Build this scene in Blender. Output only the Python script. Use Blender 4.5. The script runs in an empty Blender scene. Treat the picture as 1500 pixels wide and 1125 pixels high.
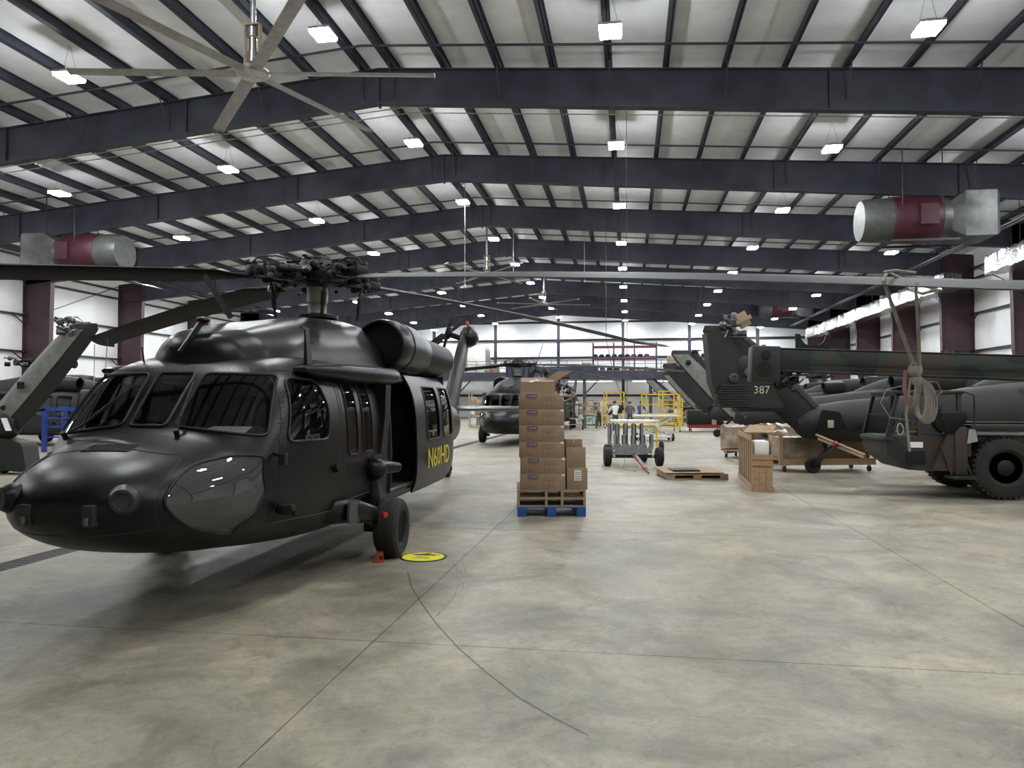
import bpy, bmesh, math, random
import numpy as np
from mathutils import Matrix, Vector
from mathutils.bvhtree import BVHTree

random.seed(7)
SC = bpy.context.scene
COL = SC.collection
PI = math.pi
def R(d): return math.radians(d)

# ------------------------------------------------------------------ camera
F, HZ, VX, EYE = 1100.0, 588.0, 922.0, 1.75
PITCH = math.atan((HZ - 562.5) / F)
YAW = math.atan((VX - 750) / F * math.cos(PITCH))
cam_d = bpy.data.cameras.new('camera')
cam_d.sensor_width = 36.0
cam_d.lens = F / 1500.0 * 36.0
cam_d.clip_start = 0.05
cam_d.clip_end = 400
cam = bpy.data.objects.new('camera', cam_d)
COL.objects.link(cam)
cam.location = (0, 0, EYE)
cam.rotation_euler = (PI / 2 + PITCH, 0, YAW)
SC.camera = cam
# ------------------------------------------------------------------ world, exposure
w = bpy.data.worlds.new('world'); SC.world = w; w.use_nodes = True
w.node_tree.nodes['Background'].inputs[0].default_value = (0.6, 0.65, 0.75, 1)
w.node_tree.nodes['Background'].inputs[1].default_value = 0.02
SC.view_settings.view_transform = 'Standard'
SC.view_settings.look = 'None'
SC.view_settings.gamma = 1
SC.view_settings.use_curve_mapping = False
SC.view_settings.exposure = 0.0
LAMP = 295.0            # radiance of every high bay lens
SC.cycles.max_bounces = 8
SC.cycles.diffuse_bounces = 4
SC.cycles.transparent_max_bounces = 12
SC.cycles.sample_clamp_indirect = 4.0

# ------------------------------------------------------------------ pixel -> place (1500 x 1125 frame)
_f = np.array([-math.sin(YAW) * math.cos(PITCH), math.cos(YAW) * math.cos(PITCH), math.sin(PITCH)])
_r = np.array([math.cos(YAW), math.sin(YAW), 0.0]); _u = np.cross(_r, _f)
_c = np.array([0, 0, EYE])
def ray(x, y): return _f + _r * (x - 750) / F + _u * (562.5 - y) / F
def ground(x, y, z=0.0):
    d = ray(x, y); return Vector(_c + d * (z - EYE) / d[2])
def atY(x, y, Y):
    d = ray(x, y); return Vector(_c + d * Y / d[1])

# ------------------------------------------------------------------ materials
MATS = {}
def mat(name, col, rough=0.5, metal=0.0, var=0.12, scale=6.0, bump=0.0, bscale=40.0, coat=0.0, col2=None, detail=4.0, spec=0.5):
    if name in MATS: return MATS[name]
    m = bpy.data.materials.new(name); m.use_nodes = True
    nt = m.node_tree; b = nt.nodes['Principled BSDF']
    b.inputs['Roughness'].default_value = rough
    b.inputs['Metallic'].default_value = metal
    b.inputs['Coat Weight'].default_value = coat
    b.inputs['Specular IOR Level'].default_value = spec
    tc = nt.nodes.new('ShaderNodeTexCoord')
    n = nt.nodes.new('ShaderNodeTexNoise'); n.inputs['Scale'].default_value = scale; n.inputs['Detail'].default_value = detail
    nt.links.new(tc.outputs['Object'], n.inputs['Vector'])
    cr = nt.nodes.new('ShaderNodeValToRGB')
    c2 = col2 or tuple(max(0, c * (1 - 2 * var)) for c in col)
    c1 = tuple(min(1, c * (1 + var)) for c in col) if col2 is None else col
    cr.color_ramp.elements[0].position = 0.3; cr.color_ramp.elements[1].position = 0.7
    cr.color_ramp.elements[0].color = (*c2, 1); cr.color_ramp.elements[1].color = (*c1, 1)
    nt.links.new(n.outputs['Fac'], cr.inputs['Fac'])
    nt.links.new(cr.outputs['Color'], b.inputs['Base Color'])
    if bump:
        n2 = nt.nodes.new('ShaderNodeTexNoise'); n2.inputs['Scale'].default_value = bscale
        nt.links.new(tc.outputs['Object'], n2.inputs['Vector'])
        bp = nt.nodes.new('ShaderNodeBump'); bp.inputs['Strength'].default_value = bump; bp.inputs['Distance'].default_value = 0.02
        nt.links.new(n2.outputs['Fac'], bp.inputs['Height']); nt.links.new(bp.outputs['Normal'], b.inputs['Normal'])
    MATS[name] = m
    return m

def glass_mat(name, tint, refl=0.06, rough=0.02, haze=0.0):
    m = bpy.data.materials.new(name); m.use_nodes = True; nt = m.node_tree
    for n in list(nt.nodes):
        if n.type != 'OUTPUT_MATERIAL': nt.nodes.remove(n)
    out = nt.nodes[0]
    t = nt.nodes.new('ShaderNodeBsdfTransparent'); t.inputs[0].default_value = (*tint, 1)
    g = nt.nodes.new('ShaderNodeBsdfGlossy'); g.inputs['Roughness'].default_value = rough
    fr = nt.nodes.new('ShaderNodeFresnel'); fr.inputs['IOR'].default_value = 1.5
    nz = nt.nodes.new('ShaderNodeTexNoise'); nz.inputs['Scale'].default_value = 3
    ad = nt.nodes.new('ShaderNodeMath'); ad.operation = 'MULTIPLY_ADD'
    ad.inputs[1].default_value = refl; nt.links.new(nz.outputs['Fac'], ad.inputs[0]); nt.links.new(fr.outputs[0], ad.inputs[2])
    mx = nt.nodes.new('ShaderNodeMixShader')
    nt.links.new(ad.outputs[0], mx.inputs[0]); nt.links.new(t.outputs[0], mx.inputs[1]); nt.links.new(g.outputs[0], mx.inputs[2])
    last = mx
    if haze:                                    # worn acrylic scatters a little light
        d = nt.nodes.new('ShaderNodeBsdfDiffuse'); d.inputs[0].default_value = (.5, .5, .5, 1); m2 = nt.nodes.new('ShaderNodeMixShader'); m2.inputs[0].default_value = haze
        nt.links.new(mx.outputs[0], m2.inputs[1]); nt.links.new(d.outputs[0], m2.inputs[2]); last = m2
    nt.links.new(last.outputs[0], out.inputs['Surface'])
    return m

def emis_mat(name, col, s):
    m = bpy.data.materials.new(name); m.use_nodes = True; b = m.node_tree.nodes['Principled BSDF']
    b.inputs['Emission Color'].default_value = (*col, 1); b.inputs['Emission Strength'].default_value = s
    b.inputs['Base Color'].default_value = (.9, .9, .9, 1)
    return m

def camo_mat(name):
    m = bpy.data.materials.new(name); m.use_nodes = True; nt = m.node_tree; b = nt.nodes['Principled BSDF']
    b.inputs['Roughness'].default_value = 0.6
    tc = nt.nodes.new('ShaderNodeTexCoord'); n = nt.nodes.new('ShaderNodeTexNoise')
    n.inputs['Scale'].default_value = 1.25; n.inputs['Detail'].default_value = 0.6
    nt.links.new(tc.outputs['Object'], n.inputs['Vector'])
    cr = nt.nodes.new('ShaderNodeValToRGB'); cr.color_ramp.interpolation = 'CONSTANT'
    e = cr.color_ramp.elements; e[0].color = (.007, .008, .009, 1); e[0].position = 0
    e[1].position = .475; e[1].color = (.017, .028, .018, 1)
    x = e.new(.565); x.color = (.036, .025, .017, 1)
    nt.links.new(n.outputs['Fac'], cr.inputs['Fac']); nt.links.new(cr.outputs['Color'], b.inputs['Base Color'])
    return m

def concrete_mat():
    m = bpy.data.materials.new('polished_concrete'); m.use_nodes = True; nt = m.node_tree; b = nt.nodes['Principled BSDF']
    gm = nt.nodes.new('ShaderNodeNewGeometry')
    def noise(scale, detail, rough=.6, dist=0):
        n = nt.nodes.new('ShaderNodeTexNoise'); n.inputs['Scale'].default_value = scale; n.inputs['Detail'].default_value = detail
        n.inputs['Roughness'].default_value = rough; n.inputs['Distortion'].default_value = dist
        nt.links.new(gm.outputs['Position'], n.inputs['Vector']); return n
    def ramp(src, p0, c0, p1, c1):
        r = nt.nodes.new('ShaderNodeValToRGB'); r.color_ramp.elements[0].position = p0; r.color_ramp.elements[1].position = p1
        r.color_ramp.elements[0].color = (*c0, 1); r.color_ramp.elements[1].color = (*c1, 1)
        nt.links.new(src, r.inputs['Fac']); return r
    def mul(a, bb, f=1.0):
        x = nt.nodes.new('ShaderNodeMix'); x.data_type = 'RGBA'; x.blend_type = 'MULTIPLY'; x.inputs['Factor'].default_value = f
        nt.links.new(a, x.inputs[6]); nt.links.new(bb, x.inputs[7]); return x.outputs[2]
    big = noise(.62, 7, .68, .9); mid = noise(2.3, 9, .72, .6); fine = noise(26, 5, .7); spot = noise(.9, 7, .7, 1.2); vein = noise(7.5, 8, .75, 1.5)
    c = ramp(big.outputs['Fac'], .34, (.218, .200, .163), .66, (.43, .383, .292))
    c2 = ramp(mid.outputs['Fac'], .36, (.66, .655, .63), .58, (1, 1, 1)); c5 = ramp(vein.outputs['Fac'], .32, (.72, .72, .70), .5, (1, 1, 1))
    c3 = ramp(fine.outputs['Fac'], .3, (.9, .9, .89), .6, (1, 1, 1))
    c4 = ramp(spot.outputs['Fac'], .3, (.60, .60, .59), .46, (1, 1, 1))
    o = mul(mul(mul(mul(c.outputs[0], c2.outputs[0]), c3.outputs[0]), c4.outputs[0]), c5.outputs[0])
    nt.links.new(o, b.inputs['Base Color'])
    rr = nt.nodes.new('ShaderNodeMapRange'); rr.inputs[1].default_value = .3; rr.inputs[2].default_value = .7
    rr.inputs[3].default_value = .38; rr.inputs[4].default_value = .6
    nt.links.new(mid.outputs['Fac'], rr.inputs[0]); nt.links.new(rr.outputs[0], b.inputs['Roughness'])
    b.inputs['Specular IOR Level'].default_value = .4
    bp = nt.nodes.new('ShaderNodeBump'); bp.inputs['Strength'].default_value = .06; bp.inputs['Distance'].default_value = .02
    nt.links.new(fine.outputs['Fac'], bp.inputs['Height']); nt.links.new(bp.outputs['Normal'], b.inputs['Normal'])
    return m

def wood_mat(name, c1, c2):
    m = bpy.data.materials.new(name); m.use_nodes = True; nt = m.node_tree; b = nt.nodes['Principled BSDF']
    b.inputs['Roughness'].default_value = .7
    tc = nt.nodes.new('ShaderNodeTexCoord'); mp = nt.nodes.new('ShaderNodeMapping'); mp.inputs['Scale'].default_value = (3, 3, 22)
    n = nt.nodes.new('ShaderNodeTexNoise'); n.inputs['Scale'].default_value = 2.5; n.inputs['Detail'].default_value = 6
    nt.links.new(tc.outputs['Object'], mp.inputs[0]); nt.links.new(mp.outputs[0], n.inputs['Vector'])
    cr = nt.nodes.new('ShaderNodeValToRGB'); cr.color_ramp.elements[0].color = (*c2, 1); cr.color_ramp.elements[1].color = (*c1, 1)
    cr.color_ramp.elements[0].position = .3; cr.color_ramp.elements[1].position = .7
    nt.links.new(n.outputs['Fac'], cr.inputs['Fac']); nt.links.new(cr.outputs['Color'], b.inputs['Base Color'])
    return m

M_ = {}
def setup_mats():
    m = M_
    m['concrete'] = concrete_mat()
    m['gap'] = mat('joint_dark', (.07, .065, .055), .9)
    m['roofwhite'] = mat('roof_insulation', (.85, .87, .90), .55, var=.04, scale=1.5, bump=.35, bscale=1.6)
    m['wallwhite'] = mat('wall_insulation', (.86, .87, .88), .42, var=.04, scale=.8, bump=.25, bscale=2.2)
    m['steel_red'] = mat('primer_steel', (.058, .026, .034), .5, var=.2, scale=1.2)
    m['steel_dark'] = mat('beam_steel', (.034, .037, .056), .6, var=.2, scale=1.2)
    m['girt'] = mat('girt_steel', (.03, .022, .026), .5)
    m['galv'] = mat('galvanized', (.46, .47, .47), .35, .7, var=.15, scale=9)
    m['galv_dull'] = mat('dull_galvanized', (.10, .105, .103), .5, .4, var=.12, scale=5)
    m['lampring'] = mat('lamp_ring', (.045, .045, .048), .4, .5)
    m['foil'] = mat('foil', (.5, .5, .5), .25, .95, var=.05, scale=4, bump=.9, bscale=7)
    m['black'] = mat('matte_black_paint', (.0034, .0034, .0038), .36, var=.12, scale=2.5, spec=.30, bump=.02, bscale=12)
    m['black2'] = mat('satin_black', (.006, .006, .007), .5, spec=.35)
    m['rubber'] = mat('tyre_rubber', (.010, .010, .010), .8, bump=.1, bscale=60)
    m['rubber_dusty'] = mat('tyre_dusty', (.026, .022, .018), .85, bump=.2, bscale=50)
    m['hubmetal'] = mat('worn_alloy', (.16, .16, .165), .35, .8, var=.3, scale=14)
    m['darkmetal'] = mat('dark_metal', (.014, .014, .016), .45, .4, var=.3, scale=14)
    m['chrome'] = mat('bright_metal', (.6, .6, .6), .2, 1.0)
    m['sleeve'] = mat('mast_sleeve', (.30, .28, .24), .4, .3)
    m['bladegrey'] = mat('blade_paint', (.012, .013, .015), .7, var=.15, scale=3, spec=.12)
    m['bladesheen'] = mat('blade_sheen', (.035, .036, .037), .6, var=.08, scale=3, spec=.3)  # lighter copy of the blade paint, grazing sheen put into the colour
    m['olive'] = mat('olive_drab', (.014, .0155, .0135), .6, var=.18, scale=2)
    m['olive_pale'] = mat('faded_olive', (.062, .062, .055), .5, var=.15, scale=2)
    m['primergrey'] = mat('primer_grey', (.20, .205, .19), .55, var=.12, scale=5)
    m['grime'] = mat('mechanism_dark', (.006, .0065, .007), .5, .3, var=.5, scale=20)
    m['interior'] = mat('cabin_lining', (.018, .020, .020), .8)
    m['seat'] = mat('seat_fabric', (.05, .05, .042), .85)
    m['glare'] = mat('glareshield', (.055, .053, .045), .8)
    m['paper'] = mat('paper', (.8, .8, .78), .7, var=.02)
    m['yellow'] = mat('yellow_paint', (.74, .50, .02), .45)
    m['signyellow'] = mat('sign_yellow', (.85, .78, .02), .5, var=.04)
    m['chock'] = mat('orange_red', (.34, .055, .015), .6)
    m['redtag'] = mat('red_plastic', (.55, .02, .03), .4)
    m['letter_y'] = mat('letter_yellow', (.68, .56, .04), .5, var=.05)
    m['letter_p'] = mat('letter_pale', (.55, .52, .36), .6)
    m['letter_d'] = mat('letter_dark', (.02, .02, .018), .6)
    m['card'] = mat('cardboard', (.285, .19, .12), .75, var=.07, scale=3)
    m['card2'] = mat('cardboard_pale', (.30, .215, .135), .75, var=.07, scale=3)
    m['tape'] = mat('packing_tape', (.42, .31, .19), .3)
    m['blueprint'] = mat('box_blue', (.035, .035, .12), .7)
    m['boxink'] = mat('box_ink', (.17, .10, .065), .8)
    m['pine'] = wood_mat('pine', (.42, .285, .16), (.27, .165, .085))
    m['palletwood'] = wood_mat('pallet_wood', (.40, .29, .18), (.24, .17, .10))
    m['blue'] = mat('pallet_blue', (.012, .085, .28), .6, var=.2)
    m['greytrail'] = mat('trailer_grey', (.22, .225, .23), .5)
    m['whitepaint'] = mat('white_paint', (.74, .74, .70), .45)
    m['red_rack'] = mat('rack_red', (.12, .012, .025), .5)
    m['fanred'] = mat('blower_red', (.05, .005, .014), .55)
    m['fanblade'] = mat('fan_alloy', (.38, .38, .38), .45, .4)
    m['rope'] = mat('pale_rope', (.42, .38, .33), .9, bump=.4, bscale=90)
    m['ropepink'] = mat('faded_strap', (.36, .18, .16), .9)
    m['cable'] = mat('dark_cable', (.05, .05, .05), .6)
    m['wrap'] = mat('kraft_wrap', (.30, .235, .17), .32, var=.2, scale=4, bump=.9, bscale=9, coat=.4)
    m['green'] = mat('green_plastic', (.01, .16, .07), .5)
    m['bluebin'] = mat('blue_frame', (.02, .05, .30), .5)
    m['drain'] = mat('drain_grate', (.028, .020, .022), .6, bump=.5, bscale=70)
    m['camo'] = camo_mat('camouflage')
    m['towred'] = mat('tow_red', (.28, .02, .025), .5)
    m['greenbrown'] = mat('mastic', (.3, .22, .14), .7)
    m['skin'] = mat('skin', (.42, .25, .18), .6)
    m['lens'] = glass_mat('lamp_glass', (.5, .5, .5), .25, .08)
    m['glass'] = glass_mat('cockpit_glass', (.62, .65, .63), .06)
    m['glass_chin'] = glass_mat('scratched_plexiglass', (.66, .68, .68), .10, .02, .10)
    m['glass_dark'] = glass_mat('smoked_glass', (.30, .32, .32), .10)
    m['led'] = emis_mat('led_lens', (.95, .98, 1.0), LAMP)
    m['led2'] = emis_mat('tube_lens', (1.0, .95, .82), 55)
setup_mats()

# ------------------------------------------------------------------ mesh builder
class MB:
    def __init__(s, M=None): s.v = []; s.f = []; s.mi = []; s.M = M or Matrix(); s.k = 0
    def add(s, vs, fs):
        o = len(s.v); M = s.M
        s.v += [tuple(M @ Vector(v)) for v in vs]
        s.f += [tuple(i + o for i in f) for f in fs]; s.mi += [s.k] * len(fs); return s
    def box(s, x0, x1, y0, y1, z0, z1):
        return s.add([(x0, y0, z0), (x1, y0, z0), (x1, y1, z0), (x0, y1, z0), (x0, y0, z1), (x1, y0, z1), (x1, y1, z1), (x0, y1, z1)],
                     [(3, 2, 1, 0), (4, 5, 6, 7), (0, 1, 5, 4), (1, 2, 6, 5), (2, 3, 7, 6), (3, 0, 4, 7)])
    def cbox(s, x0, x1, y0, y1, z0, z1, b=.01):
        vs = []; xs = (x0, x1); ys = (y0, y1); zs = (z0, z1)
        bm = bmesh.new(); bmesh.ops.create_cube(bm, size=1)
        for v in bm.verts: v.co = Vector((xs[v.co.x > 0], ys[v.co.y > 0], zs[v.co.z > 0]))
        bmesh.ops.bevel(bm, geom=list(bm.edges), offset=b, segments=2, affect='EDGES', profile=.5)
        bm.verts.index_update()
        s.add([tuple(v.co) for v in bm.verts], [tuple(v.index for v in f.verts) for f in bm.faces]); bm.free(); return s
    def bar(s, p0, p1, wx, wy=None, up=(0, 0, 1)):
        p0 = Vector(p0); p1 = Vector(p1); d = p1 - p0; L = d.length; d.normalize(); wy = wy or wx
        u = Vector(up)
        if abs(d.dot(u)) > .97: u = Vector((0, 1, 0))
        a = d.cross(u).normalized(); b = a.cross(d).normalized()
        vs = []
        for p in (p0, p1):
            for sx, sy in ((-1, -1), (1, -1), (1, 1), (-1, 1)): vs.append(p + a * sx * wx / 2 + b * sy * wy / 2)
        return s.add(vs, [(3, 2, 1, 0), (4, 5, 6, 7), (0, 1, 5, 4), (1, 2, 6, 5), (2, 3, 7, 6), (3, 0, 4, 7)])
    def tube(s, pts, r, n=8, closed=False, caps=True):
        pts = [Vector(p) for p in pts]; N = len(pts); rs = r if isinstance(r, (list, tuple)) else [r] * N
        t0 = (pts[1] - pts[0]).normalized(); u = Vector((0, 0, 1))
        if abs(t0.dot(u)) > .9: u = Vector((1, 0, 0))
        a = t0.cross(u).normalized(); vs = []
        for i, p in enumerate(pts):
            if closed: t = pts[(i + 1) % N] - pts[i - 1]
            else: t = pts[min(i + 1, N - 1)] - pts[max(i - 1, 0)]
            if t.length < 1e-9: t = t0
            t.normalize(); a = (a - t * a.dot(t)); a = a.normalized() if a.length > 1e-6 else t.orthogonal().normalized(); b = t.cross(a)
            for k in range(n):
                q = 2 * PI * k / n; vs.append(p + (a * math.cos(q) + b * math.sin(q)) * rs[i])
        fs = []
        for i in range(N if closed else N - 1):
            j = (i + 1) % N
            for k in range(n): fs.append((i * n + k, i * n + (k + 1) % n, j * n + (k + 1) % n, j * n + k))
        if caps and not closed: fs += [tuple(range(n))[::-1], tuple(range((N - 1) * n, N * n))]
        return s.add(vs, fs)
    def cyl(s, p0, p1, r0, r1=None, n=16): return s.tube([p0, p1], [r0, r0 if r1 is None else r1], n)
    def lathe(s, prof, n=24, M=None):          # prof (r, z) about local z
        M = M or Matrix(); vs = []; fs = []; N = len(prof)
        for r_, z in prof:
            for k in range(n):
                q = 2 * PI * k / n; vs.append(M @ Vector((r_ * math.cos(q), r_ * math.sin(q), z)))
        for i in range(N - 1):
            for k in range(n): fs.append((i * n + k, i * n + (k + 1) % n, (i + 1) * n + (k + 1) % n, (i + 1) * n + k))
        if prof[0][0] > 1e-4: fs.append(tuple(range(n))[::-1])
        if prof[-1][0] > 1e-4: fs.append(tuple(range((N - 1) * n, N * n)))
        return s.add(vs, fs)
    def loft(s, rings, cap0=True, cap1=True):
        n = len(rings[0]); vs = [p for r_ in rings for p in r_]; fs = []
        for i in range(len(rings) - 1):
            for k in range(n): fs.append((i * n + k, i * n + (k + 1) % n, (i + 1) * n + (k + 1) % n, (i + 1) * n + k))
        if cap0: fs.append(tuple(range(n))[::-1])
        if cap1: fs.append(tuple(range((len(rings) - 1) * n, len(rings) * n)))
        return s.add(vs, fs)
    def prism(s, poly, h0, h1, M=None):        # polygon in local xy, extruded along local z
        M = M or Matrix(); n = len(poly)
        vs = [M @ Vector((x, y, h0)) for x, y in poly] + [M @ Vector((x, y, h1)) for x, y in poly]
        fs = [tuple(range(n))[::-1], tuple(range(n, 2 * n))] + [(i, (i + 1) % n, n + (i + 1) % n, n + i) for i in range(n)]
        return s.add(vs, fs)
    def ball(s, c, r, n=12, sc=(1, 1, 1)):
        prof = [(max(1e-5, math.sin(PI * i / n)) * r, -math.cos(PI * i / n) * r) for i in range(n + 1)]
        return s.lathe(prof, n * 2, Matrix.Translation(c) @ Matrix.Diagonal((*sc, 1)))
    def mesh(s, name, sharp=35, recalc=True):
        me = bpy.data.meshes.new(name); me.from_pydata(s.v, [], s.f)
        if max(s.mi or [0]) > 0: me.polygons.foreach_set('material_index', s.mi)
        if recalc:
            bm = bmesh.new(); bm.from_mesh(me); bmesh.ops.recalc_face_normals(bm, faces=bm.faces); bm.to_mesh(me); bm.free()
        if sharp is not None:
            me.polygons.foreach_set('use_smooth', [True] * len(me.polygons)); me.set_sharp_from_angle(angle=R(sharp))
        me.update(); return me
    def build(s, name, m, parent=None, sharp=35, recalc=True):
        me = s.mesh(name, sharp, recalc)
        for x in (m if isinstance(m, (list, tuple)) else [m]): me.materials.append(M_[x] if isinstance(x, str) else x)
        return link(name, me, parent)

def link(name, me, parent=None):
    o = bpy.data.objects.new(name, me); COL.objects.link(o)
    if parent is not None: o.parent = parent
    return o
def part_of(name, me, m, parent):              # shared mesh, own material
    o = link(name, me, parent)
    if not me.materials: me.materials.append(None)
    if m is not None:
        o.material_slots[0].link = 'OBJECT'; o.material_slots[0].material = M_[m] if isinstance(m, str) else m
    return o
def tag(o, label, cat, group=None, kind=None):
    o['label'] = label; o['category'] = cat
    if group: o['group'] = group
    if kind: o['kind'] = kind
    return o
def thing(name, label, cat, loc=(0, 0, 0), rz=0.0, group=None):
    o = bpy.data.objects.new(name, None); COL.objects.link(o); o.empty_display_size = .2
    o.location = loc; o.rotation_euler = (0, 0, rz); return tag(o, label, cat, group)
def struct(o): o['kind'] = 'structure'; return o
KIDS = {}
def copy_tree(root, loc=None, rz=None, label=None, parent=None):
    r = root.copy(); COL.objects.link(r)
    if parent is not None: r.parent = parent
    if loc is not None: r.location = loc
    if rz is not None: r.rotation_euler = (0, 0, rz)
    if label: r['label'] = label
    for ch in list(root.children): copy_tree(ch, parent=r)
    return r
def RX(a): return Matrix.Rotation(a, 4, 'X')
def RY(a): return Matrix.Rotation(a, 4, 'Y')
def RZ(a): return Matrix.Rotation(a, 4, 'Z')
def T(*p): return Matrix.Translation(Vector(p[0]) if len(p) == 1 else Vector(p))
def rpoly(pts, r=.05, n=4):
    out = []; N = len(pts); P = [Vector((*p, 0)) for p in pts]
    for i in range(N):
        p = P[i]; a = (P[i - 1] - p); b = (P[(i + 1) % N] - p)
        rr = min(r, a.length * .45, b.length * .45); a = p + a.normalized() * rr; b = p + b.normalized() * rr
        for k in range(n + 1):
            t = k / n; q = a * (1 - t) ** 2 + p * 2 * t * (1 - t) + b * t * t; out.append((q.x, q.y))
    return out
TEXTS = {}
def text_mesh(s, size, extrude=.002):
    key = (s, size)
    if key in TEXTS: return TEXTS[key]
    c = bpy.data.curves.new('lettering', 'FONT'); c.body = s; c.size = size; c.extrude = extrude; c.align_x = 'CENTER'; c.align_y = 'CENTER'; c.resolution_u = 2
    o = bpy.data.objects.new('lettering', c); COL.objects.link(o)
    bpy.context.view_layer.update()
    me = bpy.data.meshes.new_from_object(o.evaluated_get(bpy.context.evaluated_depsgraph_get()))
    bpy.data.objects.remove(o); bpy.data.curves.remove(c); me.name = 'lettering'; TEXTS[key] = me
    return me
def lettering(s, size, m, parent, M, name='lettering', sx=1.0):
    o = part_of(name, text_mesh(s, size), m, parent); o.matrix_local = M @ Matrix.Diagonal((sx, 1, 1, 1)); return o
# ------------------------------------------------------------------ the hangar
RIDGE, ROOFZ, SL, SR_ = -7.2, 11.72, .085, .068
XL, XR, YB, YF = -32.7, 18.5, 81.5, -13.0
FR0, BAY = 20.93, 7.73
FRAMES = [FR0 + BAY * k for k in range(-4, 8)]
def roofz(x): return ROOFZ - (SL * (RIDGE - x) if x < RIDGE else SR_ * (x - RIDGE))

floor = struct(MB().box(XL - .5, XR + .5, YF - .5, YB + .5, -.3, -.008).build('floor', 'gap', sharp=None))
DX0, DX1 = -6.72, -6.40
xs = [-1.85 + 4.87 * k for k in range(-7, 5)]; xs = [x for x in xs if XL < x < XR]
xs = [XL] + xs + [XR]
ys = [YF] + [5.3 + 4.87 * k for k in range(-3, 16)] + [YB]
def slab(x0, x1, y0, y1):
    g = .004
    MB().box(x0 + g, x1 - g, y0 + g, y1 - g, -.2, 0).build('slab', 'concrete', floor, None)
for i in range(len(xs) - 1):
    for j in range(len(ys) - 1):
        x0, x1, y0, y1 = xs[i], xs[i + 1], ys[j], ys[j + 1]
        if abs(x0 - DX0) < .05: x0 = DX1
        slab(x0, x1, y0, y1)
k = 0; y = YF + 1
while y < YB - 1:
    g = MB()
    g.box(DX0 + .02, DX0 + .05, y, y + 2.98, -.05, -.002); g.box(DX1 - .05, DX1 - .02, y, y + 2.98, -.05, -.002)
    for q in range(30): g.box(DX0 + .05, DX1 - .05, y + q * .1, y + q * .1 + .065, -.04, -.003)
    g.build('drain_grate', 'drain', floor, None); y += 3.0
def floor_mark(name, pts, wd, m):
    mb = MB(); n = len(pts); vs = []
    for i, p in enumerate(pts):
        a = Vector(pts[max(i - 1, 0)]); b = Vector(pts[min(i + 1, n - 1)]); t = (b - a).normalized(); q = Vector((-t.y, t.x)) * wd / 2
        vs += [(p[0] + q.x, p[1] + q.y, .0012), (p[0] - q.x, p[1] - q.y, .0012)]
    mb.add(vs, [(2 * i, 2 * i + 1, 2 * i + 3, 2 * i + 2) for i in range(n - 1)]); return mb.build(name, m, floor, None)
M_['mark'] = mat('tyre_scuff', (.12, .115, .10), .7, var=.2, scale=20)
M_['mark2'] = mat('faint_scuff', (.25, .235, .19), .7, var=.3, scale=9)
for pts in ([(655, 812), (668, 830), (674, 850), (664, 876), (640, 902)], [(676, 818), (682, 838), (678, 862)]):
    floor_mark('scuff_mark', [ground(*p)[:2] for p in pts], .010, 'mark2')
px = [(597, 838), (603, 860), (618, 885), (640, 915), (672, 950), (712, 985), (760, 1022), (812, 1052), (862, 1078)]
floor_mark('tyre_mark', [ground(*p)[:2] for p in px], .012, 'mark')

# walls
def wall(name, a, b, z1):
    mb = MB(); ax = 'x' if abs(a[0] - b[0]) < .01 else 'y'
    return mb
wl = struct(MB().box(XL - .25, XL, YF, YB, 0, roofz(XL)).build('wall_left', 'wallwhite', None, None))
wr = struct(MB().box(XR, XR + .25, YF, YB, 0, roofz(XR)).build('wall_right', 'wallwhite', None, None))
gp = [(XL, 0), (XR, 0), (XR, roofz(XR)), (RIDGE, ROOFZ), (XL, roofz(XL))]
wb = struct(MB().prism(gp, 0, .25, T(0, YB + .25, 0) @ RX(PI / 2)).build('wall_back', 'wallwhite', None, None))
wf = struct(MB().prism(gp, 0, .25, T(0, YF, 0) @ RX(PI / 2)).build('wall_front', 'wallwhite', None, None))
cl = MB()
for x0, x1 in ((XL - .25, RIDGE), (RIDGE, XR + .25)):
    za, zb = roofz(x0), roofz(x1)
    cl.add([(x0, YF, za), (x1, YF, zb), (x1, YB, zb), (x0, YB, za), (x0, YF, za + .12), (x1, YF, zb + .12), (x1, YB, zb + .12), (x0, YB, za + .12)],
           [(3, 2, 1, 0), (4, 5, 6, 7), (0, 1, 5, 4), (1, 2, 6, 5), (2, 3, 7, 6), (3, 0, 4, 7)])
ceiling = struct(cl.build('ceiling', 'roofwhite', None, None))
# purlins
PX = []
for sgn in (-1, 1):
    x = RIDGE + sgn * .45
    while XL + .5 < x < XR - .5: PX.append(x); x += sgn * 1.56
for x in PX:
    z = roofz(x); sd = -1 if x < RIDGE else 1
    mb = MB().box(x - .012, x + .012, YF + .1, YB - .1, z - .25, z - .005).box(x - .12, x + .05, YF + .1, YB - .1, z - .25, z - .235).box(x - .012, x + .075, YF + .1, YB - .1, z - .02, z - .005)
    mb.build('purlin', 'steel_dark', ceiling, None)
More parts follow.
